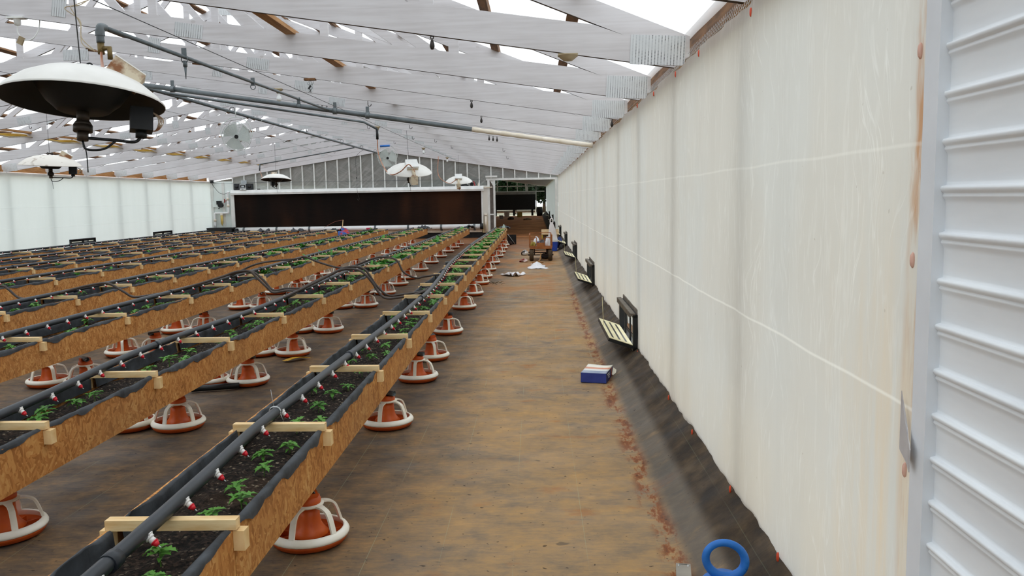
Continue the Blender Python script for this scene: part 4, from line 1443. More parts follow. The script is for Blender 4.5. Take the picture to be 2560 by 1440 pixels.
# ------------------------------------------------------------------ hanging brooder heaters
MT['canopy'] = simple('white_enamel', '#dedcd6', '#efede8', 3, 0.4)
MT['canopy_old'] = simple('chipped_enamel', '#8d7761', '#e3ddd4', 7, 0.5, lo=0.3, hi=0.45)
MT['soot'] = simple('sooty_black_steel', '#0c0c0d', '#18191b', 5, 0.55)
MT['rusty'] = simple('rust_stained_paint', '#8a5a38', '#d4c7ae', 9, 0.6, lo=0.36, hi=0.5)
MT['copper'] = simple('copper_tube', '#a0674a', '#bf8768', 6, 0.4, 0.4)
def make_heater(loc, rot, lab, hp, old=False, boxa=0.6, copper=None, R0=0.43, box='rusty'):
    t = thing('brooder_heater', lab, 'heater', loc, rot, 'hanging brooder heaters')
    m = MB()
    m.lathe([(R0, -0.006), (R0*0.93, 0.035), (R0*0.74, 0.095), (R0*0.52, 0.138), (R0*0.3, 0.160), (0.0, 0.166)], 40)
    m.lathe([(R0, -0.006), (R0*1.005, -0.002), (R0, 0.004)], 40)
    m.build('canopy', MT['canopy_old' if old else 'canopy'], t)
    m = MB()
    m.lathe([(R0*0.995, -0.005), (R0*0.92, 0.026), (R0*0.73, 0.084), (R0*0.5, 0.125), (0.0, 0.150)], 40)
    m.build('inner_shade', MT['soot'], t)
    m = MB()
    m.lathe([(0.235, 0.09), (0.205, 0.04), (0.175, -0.005), (0.145, -0.03), (0.128, -0.048), (0.115, -0.055), (0.0, -0.055)], 30)
    m.build('burner_cone', MT['soot'], t)
    m = MB()
    m.tube([(0, 0, -0.05), (0, 0, -0.105)], 0.030, 12); m.tube([(0, 0, -0.105), (0, 0, -0.125)], [0.034, 0.046], 12); m.tube([(0, 0, -0.125), (0, 0, -0.16)], 0.046, 12); m.tube([(0, 0, -0.16), (0, 0, -0.205)], 0.027, 12)
    m.build('gas_jet', simple('brown_cast_iron', '#2c241d', '#4b3f33', 8, 0.5, 0.3) if 'castiron' not in MT else MT['castiron'], t)
    c, s = math.cos(boxa), math.sin(boxa)
    bx = MB()
    rot3 = Matrix.Rotation(boxa, 3, 'Z') @ Matrix.Rotation(0.55, 3, 'Y')
    bx.box((R0*0.50*c, R0*0.50*s, 0.160), (0.165, 0.15, 0.085), rot3)
    bx.box(Vector((R0*0.50*c, R0*0.50*s, 0.160))+rot3 @ Vector((0, 0, 0.0445)), (0.17, 0.155, 0.006), rot3, 1)
    if box == 'white':
        bx = MB()
        bx.box((R0*0.52*c, R0*0.52*s, 0.175), (0.20, 0.22, 0.11), rot3)
        bx.box(Vector((R0*0.52*c, R0*0.52*s, 0.175))+rot3 @ Vector((0.102, 0, -0.02)), (0.008, 0.19, 0.06), rot3, 1)
    bo = bx.build('control_box', [MT['rusty' if box == 'rusty' else 'white'], MT['canopy' if box == 'rusty' else 'rusty']], t)
    bx = MB()
    bx.box((R0*0.70*c, R0*0.70*s, -0.07), (0.11, 0.11, 0.12), Matrix.Rotation(boxa, 3, 'Z'))
    if box == 'white':
        bx.box((R0*1.0*c, R0*1.0*s, -0.06), (0.10, 0.12, 0.16), Matrix.Rotation(boxa, 3, 'Z'))
        bx.tube([(R0*0.8*c, R0*0.8*s, 0.12), (R0*0.98*c, R0*0.98*s, 0.05), (R0*1.02*c, R0*1.02*s, -0.06)], 0.03, 8)
    bx.tube([(R0*0.70*c, R0*0.70*s, -0.13), (R0*0.70*c, R0*0.70*s, -0.165)], 0.028, 10)
    bx.build('gas_valve', MT['soot'] if box == 'rusty' else MT['rusty'], t)
    m = MB()
    m.tube(spline([(R0*0.70*c, R0*0.70*s, -0.16), (R0*0.62*c, R0*0.62*s, -0.19), (R0*0.4*c, R0*0.4*s, -0.19), (R0*0.12*c, R0*0.12*s, -0.19), (0.0, 0, -0.19)], 5), 0.008, 7)
    m.build('gas_line', MT['black'], t)
    m = MB()
    m.tube(spline([(R0*0.4*c, R0*0.4*s, -0.19), (R0*0.25*c, R0*0.25*s, -0.24), (0.02, 0.0, -0.25), (0.0, 0, -0.21)], 5), 0.006, 6)
    m.build('pilot_hose', MT['black'], t)
    m = MB()
    for k in range(4):
        m.tube(spline([(R0*0.83*c, R0*0.83*s, -0.02), (R0*(0.92+0.02*k)*c, R0*(0.9+0.02*k)*s, -0.06), (R0*(0.88+0.01*k)*c, R0*0.87*s, -0.12), (R0*0.75*c, R0*0.75*s, -0.12)], 5), 0.003, 5)
    m.build('wiring', MT['rusty'], t)
    m = MB()
    for q in (-0.03, 0.03):
        m.tube([(q+0.016*math.cos(a*PI/6), 0, 0.182+0.016*math.sin(a*PI/6)) for a in range(13)], 0.005, 6)
    m.build('hanging_ring', MT['black'], t)
    inv = (Matrix.Translation(Vector(loc)) @ Matrix.Rotation(rot[2], 4, 'Z') @ Matrix.Rotation(rot[1], 4, 'Y') @ Matrix.Rotation(rot[0], 4, 'X')).inverted()
    tubeobj('hanging_cord', MT['black'], [inv @ Vector((loc[0], loc[1], loc[2]+0.18)), inv @ Vector(hp)], 0.003, t, 5)
    m = MB()
    m.tube(spline([(0, 0, -0.205), (0.015, 0.01, -0.27), (0.03, 0.0, -0.37)], 5), 0.003, 5)
    m.build('sensor_cord', MT['black'], t)
    if copper:
        tubeobj('copper_tube', MT['copper'], [inv @ Vector(p) for p in copper], 0.010, t, 7, 6)
    return t
MT['castiron'] = simple('brown_cast_iron', '#2c241d', '#4b3f33', 8, 0.5, 0.3)
make_heater((-2.325, 4.25, 2.13), (-0.15, 0.005, 0), 'nearest hanging heater, big white dish with black underside at the left edge', (-2.07, 3.75, 2.90), False, 0.5,
            [(-3.10, 5.955, 2.69), (-3.02, 5.8, 2.60), (-2.6, 5.0, 2.40), (-2.27, 4.36, 2.27)], 0.392)
make_heater((-7.66, 12.9, 2.225), (0.05, 0.05, 0.2), 'chipped white hanging heater with black cone against the left wall', (-7.66, 12.9, 3.27), True, 0.2, None, 0.45)
make_heater((-7.53, 23.88, 2.22), (-0.12, 0.0, 0), 'far hanging heater with dark underside above the left of the cooling pad', (-7.53, 23.88, 3.29), False, 2.2, [(-9.4, 28.1, 2.62), (-8.9, 27, 2.3), (-7.8, 25, 2.25), (-7.5, 24.1, 2.36)], 0.435)
make_heater((-2.36, 15.5, 2.10), (0.23, 0.06, 0), 'white hanging heater tipped toward the camera with red hose, middle of the house', (-2.55, 16.56, 2.97), False, -1.2,
            [(-3.10, 16.35, 2.78), (-3.08, 16.3, 2.5), (-2.85, 15.6, 2.2), (-2.65, 15.2, 2.05), (-2.45, 15.05, 2.10), (-2.30, 15.0, 2.22), (-2.24, 15.1, 2.17)], 0.43, 'white')
make_heater((-2.37, 25.71, 2.11), (0.21, 0.0, 0), 'small far white hanging heater tipped forward near the doorway', (-2.37, 25.71, 2.94), False, -1.5,
            [(-3.0, 25.8, 2.9), (-2.95, 25.3, 2.3), (-2.6, 25.0, 2.05), (-2.35, 25.0, 2.18)], 0.42, 'white')

# ------------------------------------------------------------------ circulation fans
MT['fanplastic'] = simple('pale_fan_plastic', '#c9d0cd', '#dfe5e2', 4, 0.45)
def make_fan(loc, R0, lab):
    t = thing('circulation_fan', lab, 'fan', loc, (0.12, 0, 0.25), 'circulation fans')
    m = MB()
    for sgn in (-1, 1):
        for q in range(11):
            r = R0*(0.14+0.86*q/10)
            dy = sgn*0.075*(1-0.55*(r/R0)**2)
            m.tube([(r*math.cos(a*PI/18), dy, r*math.sin(a*PI/18)) for a in range(37)], 0.0022, 4, caps=False)
        for k in range(24):
            a = k*PI/12
            m.tube([(0.14*R0*math.cos(a), sgn*0.074, 0.14*R0*math.sin(a)), (0.6*R0*math.cos(a), sgn*0.06, 0.6*R0*math.sin(a)), (R0*math.cos(a), sgn*0.034, R0*math.sin(a))], 0.0022, 4, caps=False)
    m.lathe([(R0, -0.035), (R0+0.006, 0), (R0, 0.035), (R0-0.006, 0), (R0, -0.035)], 40, rot=Matrix.Rotation(PI/2, 3, 'X'))
    m.build('guard', MT['fanplastic'], t)
    for k in range(3):
        m = MB()
        def bl(u, v, k=k):
            r = R0*(0.15+0.75*v)
            a = k*2*PI/3+(u-0.5)*(1.75-0.25*v)+0.3*v
            return (r*math.cos(a), 0.05*(u-0.5), r*math.sin(a))
        m.grid(bl, 6, 6)
        m.build('blade', MT['fanplastic'], t)
    m = MB()
    m.tube([(0, -0.078, 0), (0, -0.07, 0)], R0*0.14, 16); m.build('hub_badge', MT['black'], t)
    m = MB()
    m.tube([(0, 0.02, 0), (0, 0.17, 0)], R0*0.22, 16); m.build('motor', MT['fanplastic'], t)
    m = MB()
    m.tube(spline([(-R0*1.04, 0, 0), (-R0*1.06, 0.03, R0*0.5), (-R0*0.6, 0.05, R0*1.15), (0, 0.06, R0*1.35), (R0*0.6, 0.05, R0*1.15), (R0*1.06, 0.03, R0*0.5), (R0*1.04, 0, 0)], 5), 0.007, 6)
    m.tube([(0, 0.06, R0*1.35), (0, 0.06, R0*1.35+0.16)], 0.008, 6)
    m.build('bracket', MT['fanplastic'], t)
    m = MB()
    m.tube(spline([(R0*0.3, 0.08, R0*1.3), (R0*0.9, 0.1, R0*0.95), (R0*1.5, 0.1, R0*0.9), (R0*1.9, 0.1, R0*1.3)], 6), 0.003, 5)
    m.build('cord', MT['white'], t)
    return t
make_fan((-5.98, 16.56, 2.905), 0.283, 'larger nearer round cage fan hanging left of the ridge')
make_fan((-4.58, 25.71, 2.88), 0.29, 'smaller farther round cage fan hanging near the end wall')

# ------------------------------------------------------------------ hooks, pulleys, bulbs, wires
MT['hook'] = simple('dark_hook_steel', '#2a2624', '#45403c', 9, 0.5, 0.4)
def hook(x, y, lab, kind='j'):
    z = chord_z(x)
    t = thing('ceiling_hook' if kind == 'j' else 'pulley', lab, 'hook' if kind == 'j' else 'pulley', (x, y, z), group='hooks and pulleys under the trusses')
    m = MB()
    if kind == 'j':
        m.tube([(0, 0, 0.01), (0, 0, -0.03)], 0.004, 6)
        m.tube([(0.022-0.022*math.cos(a*PI/8)*1.0, 0, -0.05-0.022*math.sin(a*PI/8)) if a > 0 else (0, 0, -0.03) for a in range(0, 10)], 0.005, 6)
        m.build('hook', MT['hook'], t)
    else:
        m.tube([(0.010*math.cos(a*PI/6), 0, -0.012+0.010*math.sin(a*PI/6)) for a in range(13)], 0.004, 6)
        m.build('eye', MT['hook'], t)
        m = MB()
        m.lathe([(0.0, -0.024), (0.009, -0.03), (0.016, -0.055), (0.017, -0.07), (0.010, -0.088), (0.0, -0.09)], 10)
        m.build('block', MT['hook'], t)
hook(-0.67, 5.58, 'dark pulley hanging from the second near truss at the right', 'p')
hook(-0.69, 9.24, 'small ring pulley, farther and right of the large near pulley', 'p')
hook(-0.70, 11.07, 'small ring pulley just left of the white wrapped gas pipe', 'p')
for q in range(3):
    hook(-3.36+0.07*q, 12.9, '%s of three small pulleys hanging below the gas pipe joint' % ['leftmost', 'middle one', 'rightmost'][q], 'p')
for q in range(3):
    hook(-0.80+0.07*q, 14.73, '%s of three small pulleys below the white wrapped pipe' % ['leftmost', 'middle one', 'rightmost'][q], 'p')
hook(0.86, 9.24, 'pulley hanging beside the right wall top', 'p')
for k, (x, y) in enumerate(((-2.21, 11.07), (-2.21, 14.73), (-2.21, 18.39), (-2.03, 20.22))):
    hook(x, y, 'dark J-shaped hook in the row right of the bulbs, %s from the front' % ORD[k+1])
for k, (x, y) in enumerate(((-0.70, 18.39), (-0.74, 22.05))):
    hook(x, y, 'dark hook in the right-hand row, %s of two' % ['nearer', 'farther'][k])
for k, (x, y) in enumerate(((-3.33, 16.56), (-2.71, 18.39), (-6.08, 22.05), (-3.74, 22.05))):
    hook(x, y, ['dark hook just left of the second bulb', 'dark hook between the bulb row and the hook row', 'dark hook under the ridge near the far left fan', 'dark hook left of the third bulb'][k])
for k, (x, y) in enumerate(((-9.08, 14.73), (-8.45, 18.39), (-9.09, 25.71), (-9.33, 27.54), (-9.23, 29.37), (-7.14, 29.37))):
    hook(x, y, 'small dark hook under the left roof slope, %s from the front' % ORD[k+1])

MT['bulb'] = simple('frosted_bulb', '#dfe3e2', '#eef1f0', 3, 0.25)
MT['porcelain'] = simple('tan_porcelain', '#8c7a5c', '#b9aa8b', 6, 0.5)
for k, (x, y) in enumerate(((-3.40, 11.07), (-3.13, 16.56), (-3.2, 23.88), (-3.1, 29.37))):
    t = thing('light_bulb_socket', 'bare bulb in a ceiling socket, %s of the row from the front' % ORD[k+1], 'light', (x, y, chord_z(x)), group='bare bulbs under the trusses')
    m = MB(); m.lathe([(0.0, 0.0), (0.062, 0.0), (0.062, -0.012), (0.034, -0.03), (0.028, -0.06), (0.0, -0.062)], 16); m.build('socket', MT['porcelain'], t)
    m = MB(); m.lathe([(0.013, -0.06), (0.016, -0.085), (0.030, -0.11), (0.034, -0.135), (0.026, -0.158), (0.0, -0.168)], 14); m.build('bulb', MT['bulb'], t)
t = thing('light_bulb_socket', 'empty dirty ceiling socket on the near right truss', 'light', (0.23, 5.58, chord_z(0.23)), group='bare bulbs under the trusses')
m = MB(); m.box((0, 0, -0.008), (0.13, 0.06, 0.016)); m.lathe([(0.07, -0.012), (0.05, -0.03), (0.03, -0.045), (0.0, -0.046)], 12); m.build('socket', MT['porcelain'], t)
t = thing('cord_outlet', 'white outlet with a drooping cord under the third truss, far left top', 'outlet', (-4.60, 7.41, chord_z(-4.6)))
m = MB(); m.box((0, 0, -0.008), (0.15, 0.08, 0.016)); m.lathe([(0.03, -0.012), (0.024, -0.07), (0.0, -0.075)], 10); m.build('socket', MT['white'], t)
m = MB(); m.tube(spline([(0, 0, -0.07), (0.0, 0, -0.14), (0.05, 0, -0.20), (0.13, 0, -0.19), (0.18, 0.02, -0.10), (0.20, 0.02, 0.02)], 6), 0.005, 6); m.build('cord', MT['white'], t)
m = MB(); m.box((0.02, 0, -0.205), (0.05, 0.02, 0.07), Matrix.Rotation(0.5, 3, 'Y')); m.build('plug', MT['porcelain'], t)
t = thing('wire_bundle', 'tangled wires dangling from a small dark block under the fourth truss', 'wires', (-2.48, 9.24, chord_z(-2.48)))
m = MB(); m.box((0, 0, -0.012), (0.13, 0.05, 0.024)); m.build('block', MT['rawwood'], t)
m = MB()
for q in range(4):
    m.tube(spline([(0.01*q, 0, -0.02), (-0.03+0.02*q, 0, -0.06), (0.02-0.015*q, 0.01, -0.10), (0.015*q-0.03, 0, -0.16)], 5), 0.002, 5)
m.box((-0.01, 0, -0.10), (0.014, 0.012, 0.04), Matrix.Rotation(0.6, 3, 'Y'))
m.build('wires', MT['black'], t)

tag(tubeobj('support_wire', MT['black'], [(-3.0, 4.2, 2.99), (-2.95, 5.6, 2.965), (-2.9, 12.9, 2.965), (-2.9, 20.2, 2.96), (-2.85, 31, 2.97)], 0.0035, None, 5), 'thin dark wire running lengthwise under the trusses', 'wire')
tag(tubeobj('support_wire', MT['black'], [(-6.9, 7.4, 3.35), (-6.95, 12.9, 3.33), (-6.8, 20.2, 3.30), (-7.6, 31, 3.24)], 0.003, None, 5), 'thin dark wire hanging under the left side of the ridge', 'wire')
m = MB()
for q in range(2):
    m.tube(spline([(-2.95+0.02*q, 5.58, 2.97), (-2.88-0.03*q, 5.3, 2.86), (-2.92+0.04*q, 5.2, 2.82), (-2.72, 5.0, 2.70-0.02*q), (-2.5, 4.6, 2.52-0.03*q), (-2.3, 4.35, 2.40)], 6), 0.003, 5)
tag(m.build('twisted_wire', simple('tan_lamp_wire', '#8d7a58', '#a89570', 9, 0.5)), 'loosely twisted tan wires drooping to the nearest heater', 'wire')
m = MB()
YM = simple('yellow_cable', '#c79a1e', '#e0bb3f', 6, 0.5)
for q in range(6):
    pts = []
    for y in [2+0.6*k for k in range(49)]:
        pk = abs(((y-3.75) % 1.83)-0.915)/0.915
        pts.append((-10.30+0.03*q+0.012*wob(y*2, q), y, chord_z(-10.2)+0.158-0.06*(1-pk)-0.012*q+0.008*wob(y*3, q+3)))
    m.tube(pts, 0.009, 5, 0 if q < 4 else 1)
tag(m.build('cable_bundle', [YM, MT['porcelain']]), 'bundle of yellow cables along the left truss chords', 'cables', None, 'stuff')
m = MB()
for zz, xx in ((2.455, 1.0), (2.485, 1.01), (2.52, 1.02)):
    m.tube([(xx, -3, zz), (xx, YE, zz)], 0.002, 4)
for k in range(120):
    y = 1.9+k*0.05
    m.tube([(0.99, y, 2.43), (1.03, y+0.03, 2.55)], 0.001, 3)
tag(m.build('wire_netting', MT['steel']), 'thin wire netting in the gap under the right eave', 'wire netting')

# ------------------------------------------------------------------ wall inlet vents
MT['flap'] = simple('cream_foam_flap', '#d9cd9c', '#efe6bd', 6, 0.6)
MT['grille'] = simple('brown_grey_plastic', '#5f564b', '#7a7063', 8, 0.55)
def make_vent():
    t = thing('inlet_vent', 'open black wall inlet vent', 'vent', (XR, 7.45, 0.17))
    W, H = 1.25, 0.34
    ch = []
    m = MB()
    m.bx(-0.05, 0.03, 0, 0.045, 0, H); m.bx(-0.05, 0.03, W-0.045, W, 0, H); m.bx(-0.05, 0.03, 0, W, 0, 0.035); m.bx(-0.05, 0.03, 0, W, H-0.03, H)
    ch.append(m.build('frame', MT['black'], t))
    m = MB()
    m.bx(-0.075, -0.03, 0.0, W, H-0.01, H+0.012)
    for k in range(24):
        m.bx(-0.08, -0.07, 0.02+k*0.05, 0.04+k*0.05, H-0.03, H+0.015)
    m.bx(-0.012, 0.0, 0.02, W-0.02, H, H+0.045)
    ch.append(m.build('hood', MT['grille'], t))
    for y in (0.42, 0.84):
        m = MB(); m.bx(-0.035, -0.02, y-0.008, y+0.008, 0.03, H-0.03); ch.append(m.build('bar', MT['black'], t))
    m = MB()
    rt = Matrix.Rotation(0.33, 3, 'Y')
    def PP(x, y, z):
        return rt @ Vector((x, y, z))+Vector((-0.055, 0, 0.025))
    def bxr(mb_, x0, x1, y0, y1, z0, z1, mi):
        c = PP((x0+x1)/2, (y0+y1)/2, (z0+z1)/2)
        mb_.box(c, (x1-x0, y1-y0, z1-z0), rt, mi)
    bxr(m, -0.235, 0, 0.01, W-0.01, 0, 0.03, 1)
    bxr(m, -0.233, -0.005, 0.012, W-0.012, 0.03, 0.034, 0)
    for k in range(3):
        bxr(m, -0.20+k*0.065, -0.182+k*0.065, 0.10, W-0.12, 0.034, 0.036, 1)
    ch.append(m.build('flap', [MT['flap'], MT['black']], t))
    m = MB()
    a = PP(-0.225, 0.75, 0.03)
    m.tube([a, (-0.27, 0.75, 0.42), (-0.06, 0.76, 1.6)][:2], 0.0025, 5)
    ch.append(m.build('pull_cord', MT['flap'], t))
    remember(t, *ch)
    return t
v0 = make_vent()
names = ['nearest', 'second', 'third', 'fourth', 'farthest']
for k, y in enumerate(VENT_Y):
    lab = 'black wall inlet with open cream flap, %s along the right wall' % names[k]
    if k == 0:
        v0['label'] = lab; v0['group'] = 'inlets in the right wall'
    else:
        dup_tree(v0, (XR, y, 0.17), None, lab, 'inlets in the right wall')
for k, y in enumerate((42.0, 52.0)):
    dup_tree(v0, (XR, y, 0.30), None, 'dark wall inlet beyond the doorway, %s one' % ['nearer', 'farther'][k], 'inlets in the right wall')

# orange cap nails holding the film
MT['capnail_pale'] = simple('film_hazed_orange_cap', '#d6a593', '#e0b7a8', 9, 0.5)  # orange paled to paint in the haze of film over these caps
MT['capnail'] = simple('orange_cap', '#d8492a', '#e35b3a', 9, 0.45)
CN = [(3.60, 2.36), (4.69, 2.375), (5.51, 2.38), (6.53, 2.38), (7.41, 2.385), (3.03, 0.215), (3.8, 0.20), (4.75, 0.20), (5.61, 0.195), (7.35, 0.18), (2.03, 1.93), (2.03, 1.43), (2.03, 0.9)]
for k, (y, z) in enumerate(CN):
    m = MB()
    m.lathe([(0.0, 0.0), (0.009, 0.0), (0.010, 0.004), (0.007, 0.008), (0.0, 0.009)], 12, rot=Matrix.Rotation(-PI/2, 3, 'Y'))
    o = m.build('cap_nail', MT['capnail'] if k < 10 else MT['capnail_pale'])
    o.location = (film_x(y, z)+0.001 if z > 0.25 or k > 9 else XR-0.018, y, z)
    o.scale = (1, 0.75, 2.0)
    row = 'top edge' if k < 5 else ('bottom edge' if k < 10 else 'edge by the steel post')
    j = k if k < 5 else (k-5 if k < 10 else k-10)
    tag(o, 'orange cap nail on the film %s, %s %s' % (row, ORD[j+1], 'from the front' if k < 10 else 'from the top'), 'nail', 'orange cap nails')
# ------------------------------------------------------------------ things on the end wall
m = MB()
t = thing('stereo', 'silver stereo unit standing between two dark speakers on the pad header', 'stereo', (-11.72, YE-0.13, 2.07))
m.bx(-0.13, 0.13, -0.10, 0.10, 0.0, 0.24); m.build('body', simple('silver_plastic', '#9fa3a6', '#bfc3c6', 6, 0.35, 0.3), t)
m = MB(); m.bx(-0.10, 0.10, -0.108, -0.10, 0.09, 0.20); m.build('front_panel', MT['black'], t)
m = MB(); m.bx(-0.055, 0.055, -0.113, -0.108, 0.11, 0.165); m.build('display', simple('pale_display', '#b9bfc4', '#cfd5d9', 5, 0.3), t)
m = MB(); m.box((0, 0.04, 0.31), (0.24, 0.02, 0.15), Matrix.Rotation(-0.25, 3, 'X')); m.build('open_lid', simple('smoked_lid', '#8a9092', '#a9afb1', 5, 0.25), t)
m = MB(); m.bx(-0.12, -0.04, -0.125, -0.10, 0.0, 0.03); m.bx(0.04, 0.12, -0.125, -0.10, 0.0, 0.03); m.build('feet', MT['white'], t)
for x, l in ((-11.98, 'left'), (-11.46, 'right')):
    t = thing('speaker', 'dark grey speaker on the %s of the silver stereo' % l, 'speaker', (x, YE-0.12, 2.07), group='stereo speakers')
    m = MB(); m.bx(-0.105, 0.105, -0.09, 0.10, 0.0, 0.25); m.build('cabinet', simple('dark_speaker_cloth', '#2b2d30', '#3a3d41', 30, 0.8), t)
    m = MB(); m.lathe([(0.06, 0), (0.07, 0.006), (0.0, 0.006)], 16, (0, -0.09, 0.13), rot=Matrix.Rotation(PI/2, 3, 'X')); m.bx(-0.03, 0.03, -0.094, -0.09, 0.02, 0.035); m.build('grille', MT['black'], t)
t = thing('power_adapter', 'small black adapter on the pad header right of the stereo', 'adapter', (-11.1, YE-0.16, 2.07))
m = MB(); m.bx(-0.05, 0.05, -0.03, 0.03, 0, 0.04); m.build('block', MT['black'], t)
m = MB(); m.tube(spline([(0.05, 0, 0.01), (0.12, 0, 0.02), (0.2, 0, 0.005)], 5), 0.006, 5); m.build('cord', MT['black'], t)

def blob(name, mat, loc, size, seed, lab, cat, nu=28, nv=18, rough=0.22, top=None, group=None, sub=None):
    """a crumpled bag or heap: a sphere pushed in and out, flat underneath"""
    m = MB()
    rr = random.Random(seed)
    ph = [rr.uniform(0, 6) for _ in range(6)]
    def fn(u, v):
        a, b = u*2*PI, v*PI
        d = 1+rough*(math.sin(3*a+ph[0]+2*b)*0.5+math.sin(5*a-ph[1]+3*b)*0.35+math.sin(9*a+ph[2])*math.sin(6*b+ph[3])*0.3)
        x, y, z = math.sin(b)*math.cos(a)*d, math.sin(b)*math.sin(a)*d, math.cos(b)*d
        z = max(z, -0.55)
        if top:
            k = max(0, z)
            x *= 1-top*k*0.75; y *= 1-top*k*0.75; z = z*(1+top*k)
        return (x*size[0], y*size[1], (z+0.55)*size[2])
    m.grid(fn, nu, nv)
    o = m.build(name, mat)
    o.location = loc
    tag(o, lab, cat, group)
    return o

blob('black_bag', MT['black'], (-2.80, YE-0.13, 2.07), (0.16, 0.07, 0.05), 3, 'flat black bundle on the right end of the pad header', 'bundle')
t = thing('hand_tool', 'black and red tool leaning on the pad header below the far heater', 'tool', (-2.52, YE-0.12, 2.07))
m = MB(); m.box((0, 0, 0.07), (0.12, 0.08, 0.14), Matrix.Rotation(0.3, 3, 'Y')); m.build('body', MT['black'], t)
m = MB(); m.box((0.10, 0, 0.10), (0.05, 0.06, 0.19), Matrix.Rotation(-0.3, 3, 'Y')); m.build('handle', simple('red_tool_plastic', '#8f3038', '#b04a50', 8, 0.5), t)
m = MB(); m.tube([(0.12, 0, 0.16), (0.22, 0, 0.02)], 0.008, 5); m.build('cord', MT['black'], t)
m = MB(); m.lathe([(0.025, 0), (0.025, 0.07), (0.010, 0.09), (0.010, 0.13), (0.0, 0.135)], 10)
o = m.build('bottle', MT['pvcdirty']); o.location = (-2.26, YE-0.13, 2.07); tag(o, 'tiny white bottle on the right end of the pad header', 'bottle')
tag(tubeobj('pipe_stub', MT['pvcdirty'], [(-2.12, YE-0.10, 2.0), (-1.70, YE-0.10, 2.01)], 0.024, None, 10), 'short cream pipe sticking out level left of the doorway', 'pipe')
t = thing('drain_pipe', 'cream upright drain pipe beside the doorway', 'pipe', (-1.99, YE-0.10, 0.2))
tubeobj('pipe', MT['pvcdirty'], [(0, 0, 0), (0, 0, 0.72)], 0.045, t, 12)
tubeobj('coupling', MT['pvcdirty'], [(0, 0, 0.68), (0, 0, 0.76)], 0.056, t, 12)

# plumbing at the left end of the pad
t = thing('filter_plumbing', 'white pipes with a yellow water filter left of the cooling pad', 'plumbing', (-12.9, YE-0.10, 0))
def px(x):
    return x+12.9
m = MB()
m.tube(spline([(px(-12.33), 0, 1.98), (px(-12.36), 0, 2.0), (px(-12.40), 0, 1.95), (px(-12.40), 0, 1.60), (px(-12.40), 0, 1.20), (px(-12.43), 0, 1.165), (px(-12.55), 0, 1.16), (px(-12.85), 0, 1.16), (px(-12.95), 0, 1.15), (px(-12.97), 0, 1.08), (px(-12.97), 0, 0.55)], 4), 0.042, 12)
m.build('pipe', MT['pvc'], t)
for (x, z, a) in ((-12.40, 1.72, 0), (-12.40, 1.45, 0), (-12.97, 0.87, 0)):
    m = MB(); m.tube([(px(x), 0, z-0.05), (px(x), 0, z+0.05)], 0.056, 12); m.build('coupling', MT['pvcdirty'], t)
m = MB(); m.lathe([(0.055, 0.0), (0.06, 0.05), (0.05, 0.09), (0.0, 0.09)], 14, (px(-12.68), -0.02, 1.07)); m.build('filter_head', MT['pvcdirty'], t)
m = MB(); m.lathe([(0.0, -0.02), (0.012, 0.0), (0.03, 0.05), (0.05, 0.10), (0.052, 0.42), (0.0, 0.42)], 14, (px(-12.68), -0.02, 0.66)); m.build('filter_bowl', simple('amber_bowl', '#bfa04e', '#dcc579', 5, 0.3), t)
m = MB(); m.bx(px(-12.55), px(-12.53), -0.03, 0.03, 1.57, 1.72); m.bx(px(-12.53), px(-12.44), -0.01, 0.01, 1.63, 1.66); m.build('valve_handle', simple('red_handle', '#8d2a25', '#b03a32', 8, 0.5), t)
t = thing('winch_motor', 'black motor on a pale board left of the cooling pad', 'motor', (-12.75, YE-0.06, 1.52))
m = MB(); m.bx(-0.30, 0.20, 0, 0.03, -0.12, 0.12); m.build('board', MT['endpanel'], t)
m = MB(); m.bx(-0.09, 0.08, -0.14, 0, -0.02, 0.13); m.tube([(0.06, -0.02, -0.04), (0.06, -0.16, -0.04)], 0.10, 18); m.build('housing', MT['black'], t)
m = MB(); m.tube([(-0.03, -0.05, -0.02), (-0.03, -0.05, -0.16)], 0.006, 6); m.lathe([(0.0, -0.2), (0.03, -0.19), (0.03, -0.17), (0.0, -0.16)], 10, (-0.03, -0.05, 0)); m.build('pull_knob', MT['black'], t)
t = thing('sump_tank', 'low black tank at the left end of the cooling pad', 'tank', (-12.65, YE-0.35, 0))
m = MB(); m.prism([(-0.50, 0), (-0.54, 0.56), (0.52, 0.56), (0.48, 0)], -0.22, 0.22); m.bx(-0.56, 0.54, -0.24, 0.24, 0.54, 0.58); m.build('tank', MT['black'], t)
m = MB(); m.tube([(0.5, 0.0, 0.42), (0.66, 0.1, 0.44)], 0.10, 14); m.tube([(0.56, 0.04, 0.42), (0.60, 0.06, 0.42)], 0.12, 14); m.build('outlet', MT['black'], t)
t = thing('junction_box', 'small black box at the top left corner with a drooping wire', 'box', (-13.0, YE-0.14, 2.42))
m = MB(); m.bx(-0.05, 0.06, -0.05, 0.04, -0.06, 0.06); m.build('box', MT['black'], t)
m = MB(); m.tube(spline([(0.0, -0.03, -0.06), (0.15, -0.05, -0.28), (0.32, -0.05, -0.46), (0.50, -0.05, -0.50), (0.62, -0.05, -0.46)], 6), 0.008, 6); m.build('wire', MT['black'], t)
tag(tubeobj('guy_wire', MT['iron'], [(-12.95, YE-0.08, 2.36), (-9.0, YE-0.08, 2.35), (-2.2, YE-0.08, 2.33)], 0.006, None, 5), 'thin green-grey wire stretched across the gable studs', 'wire')

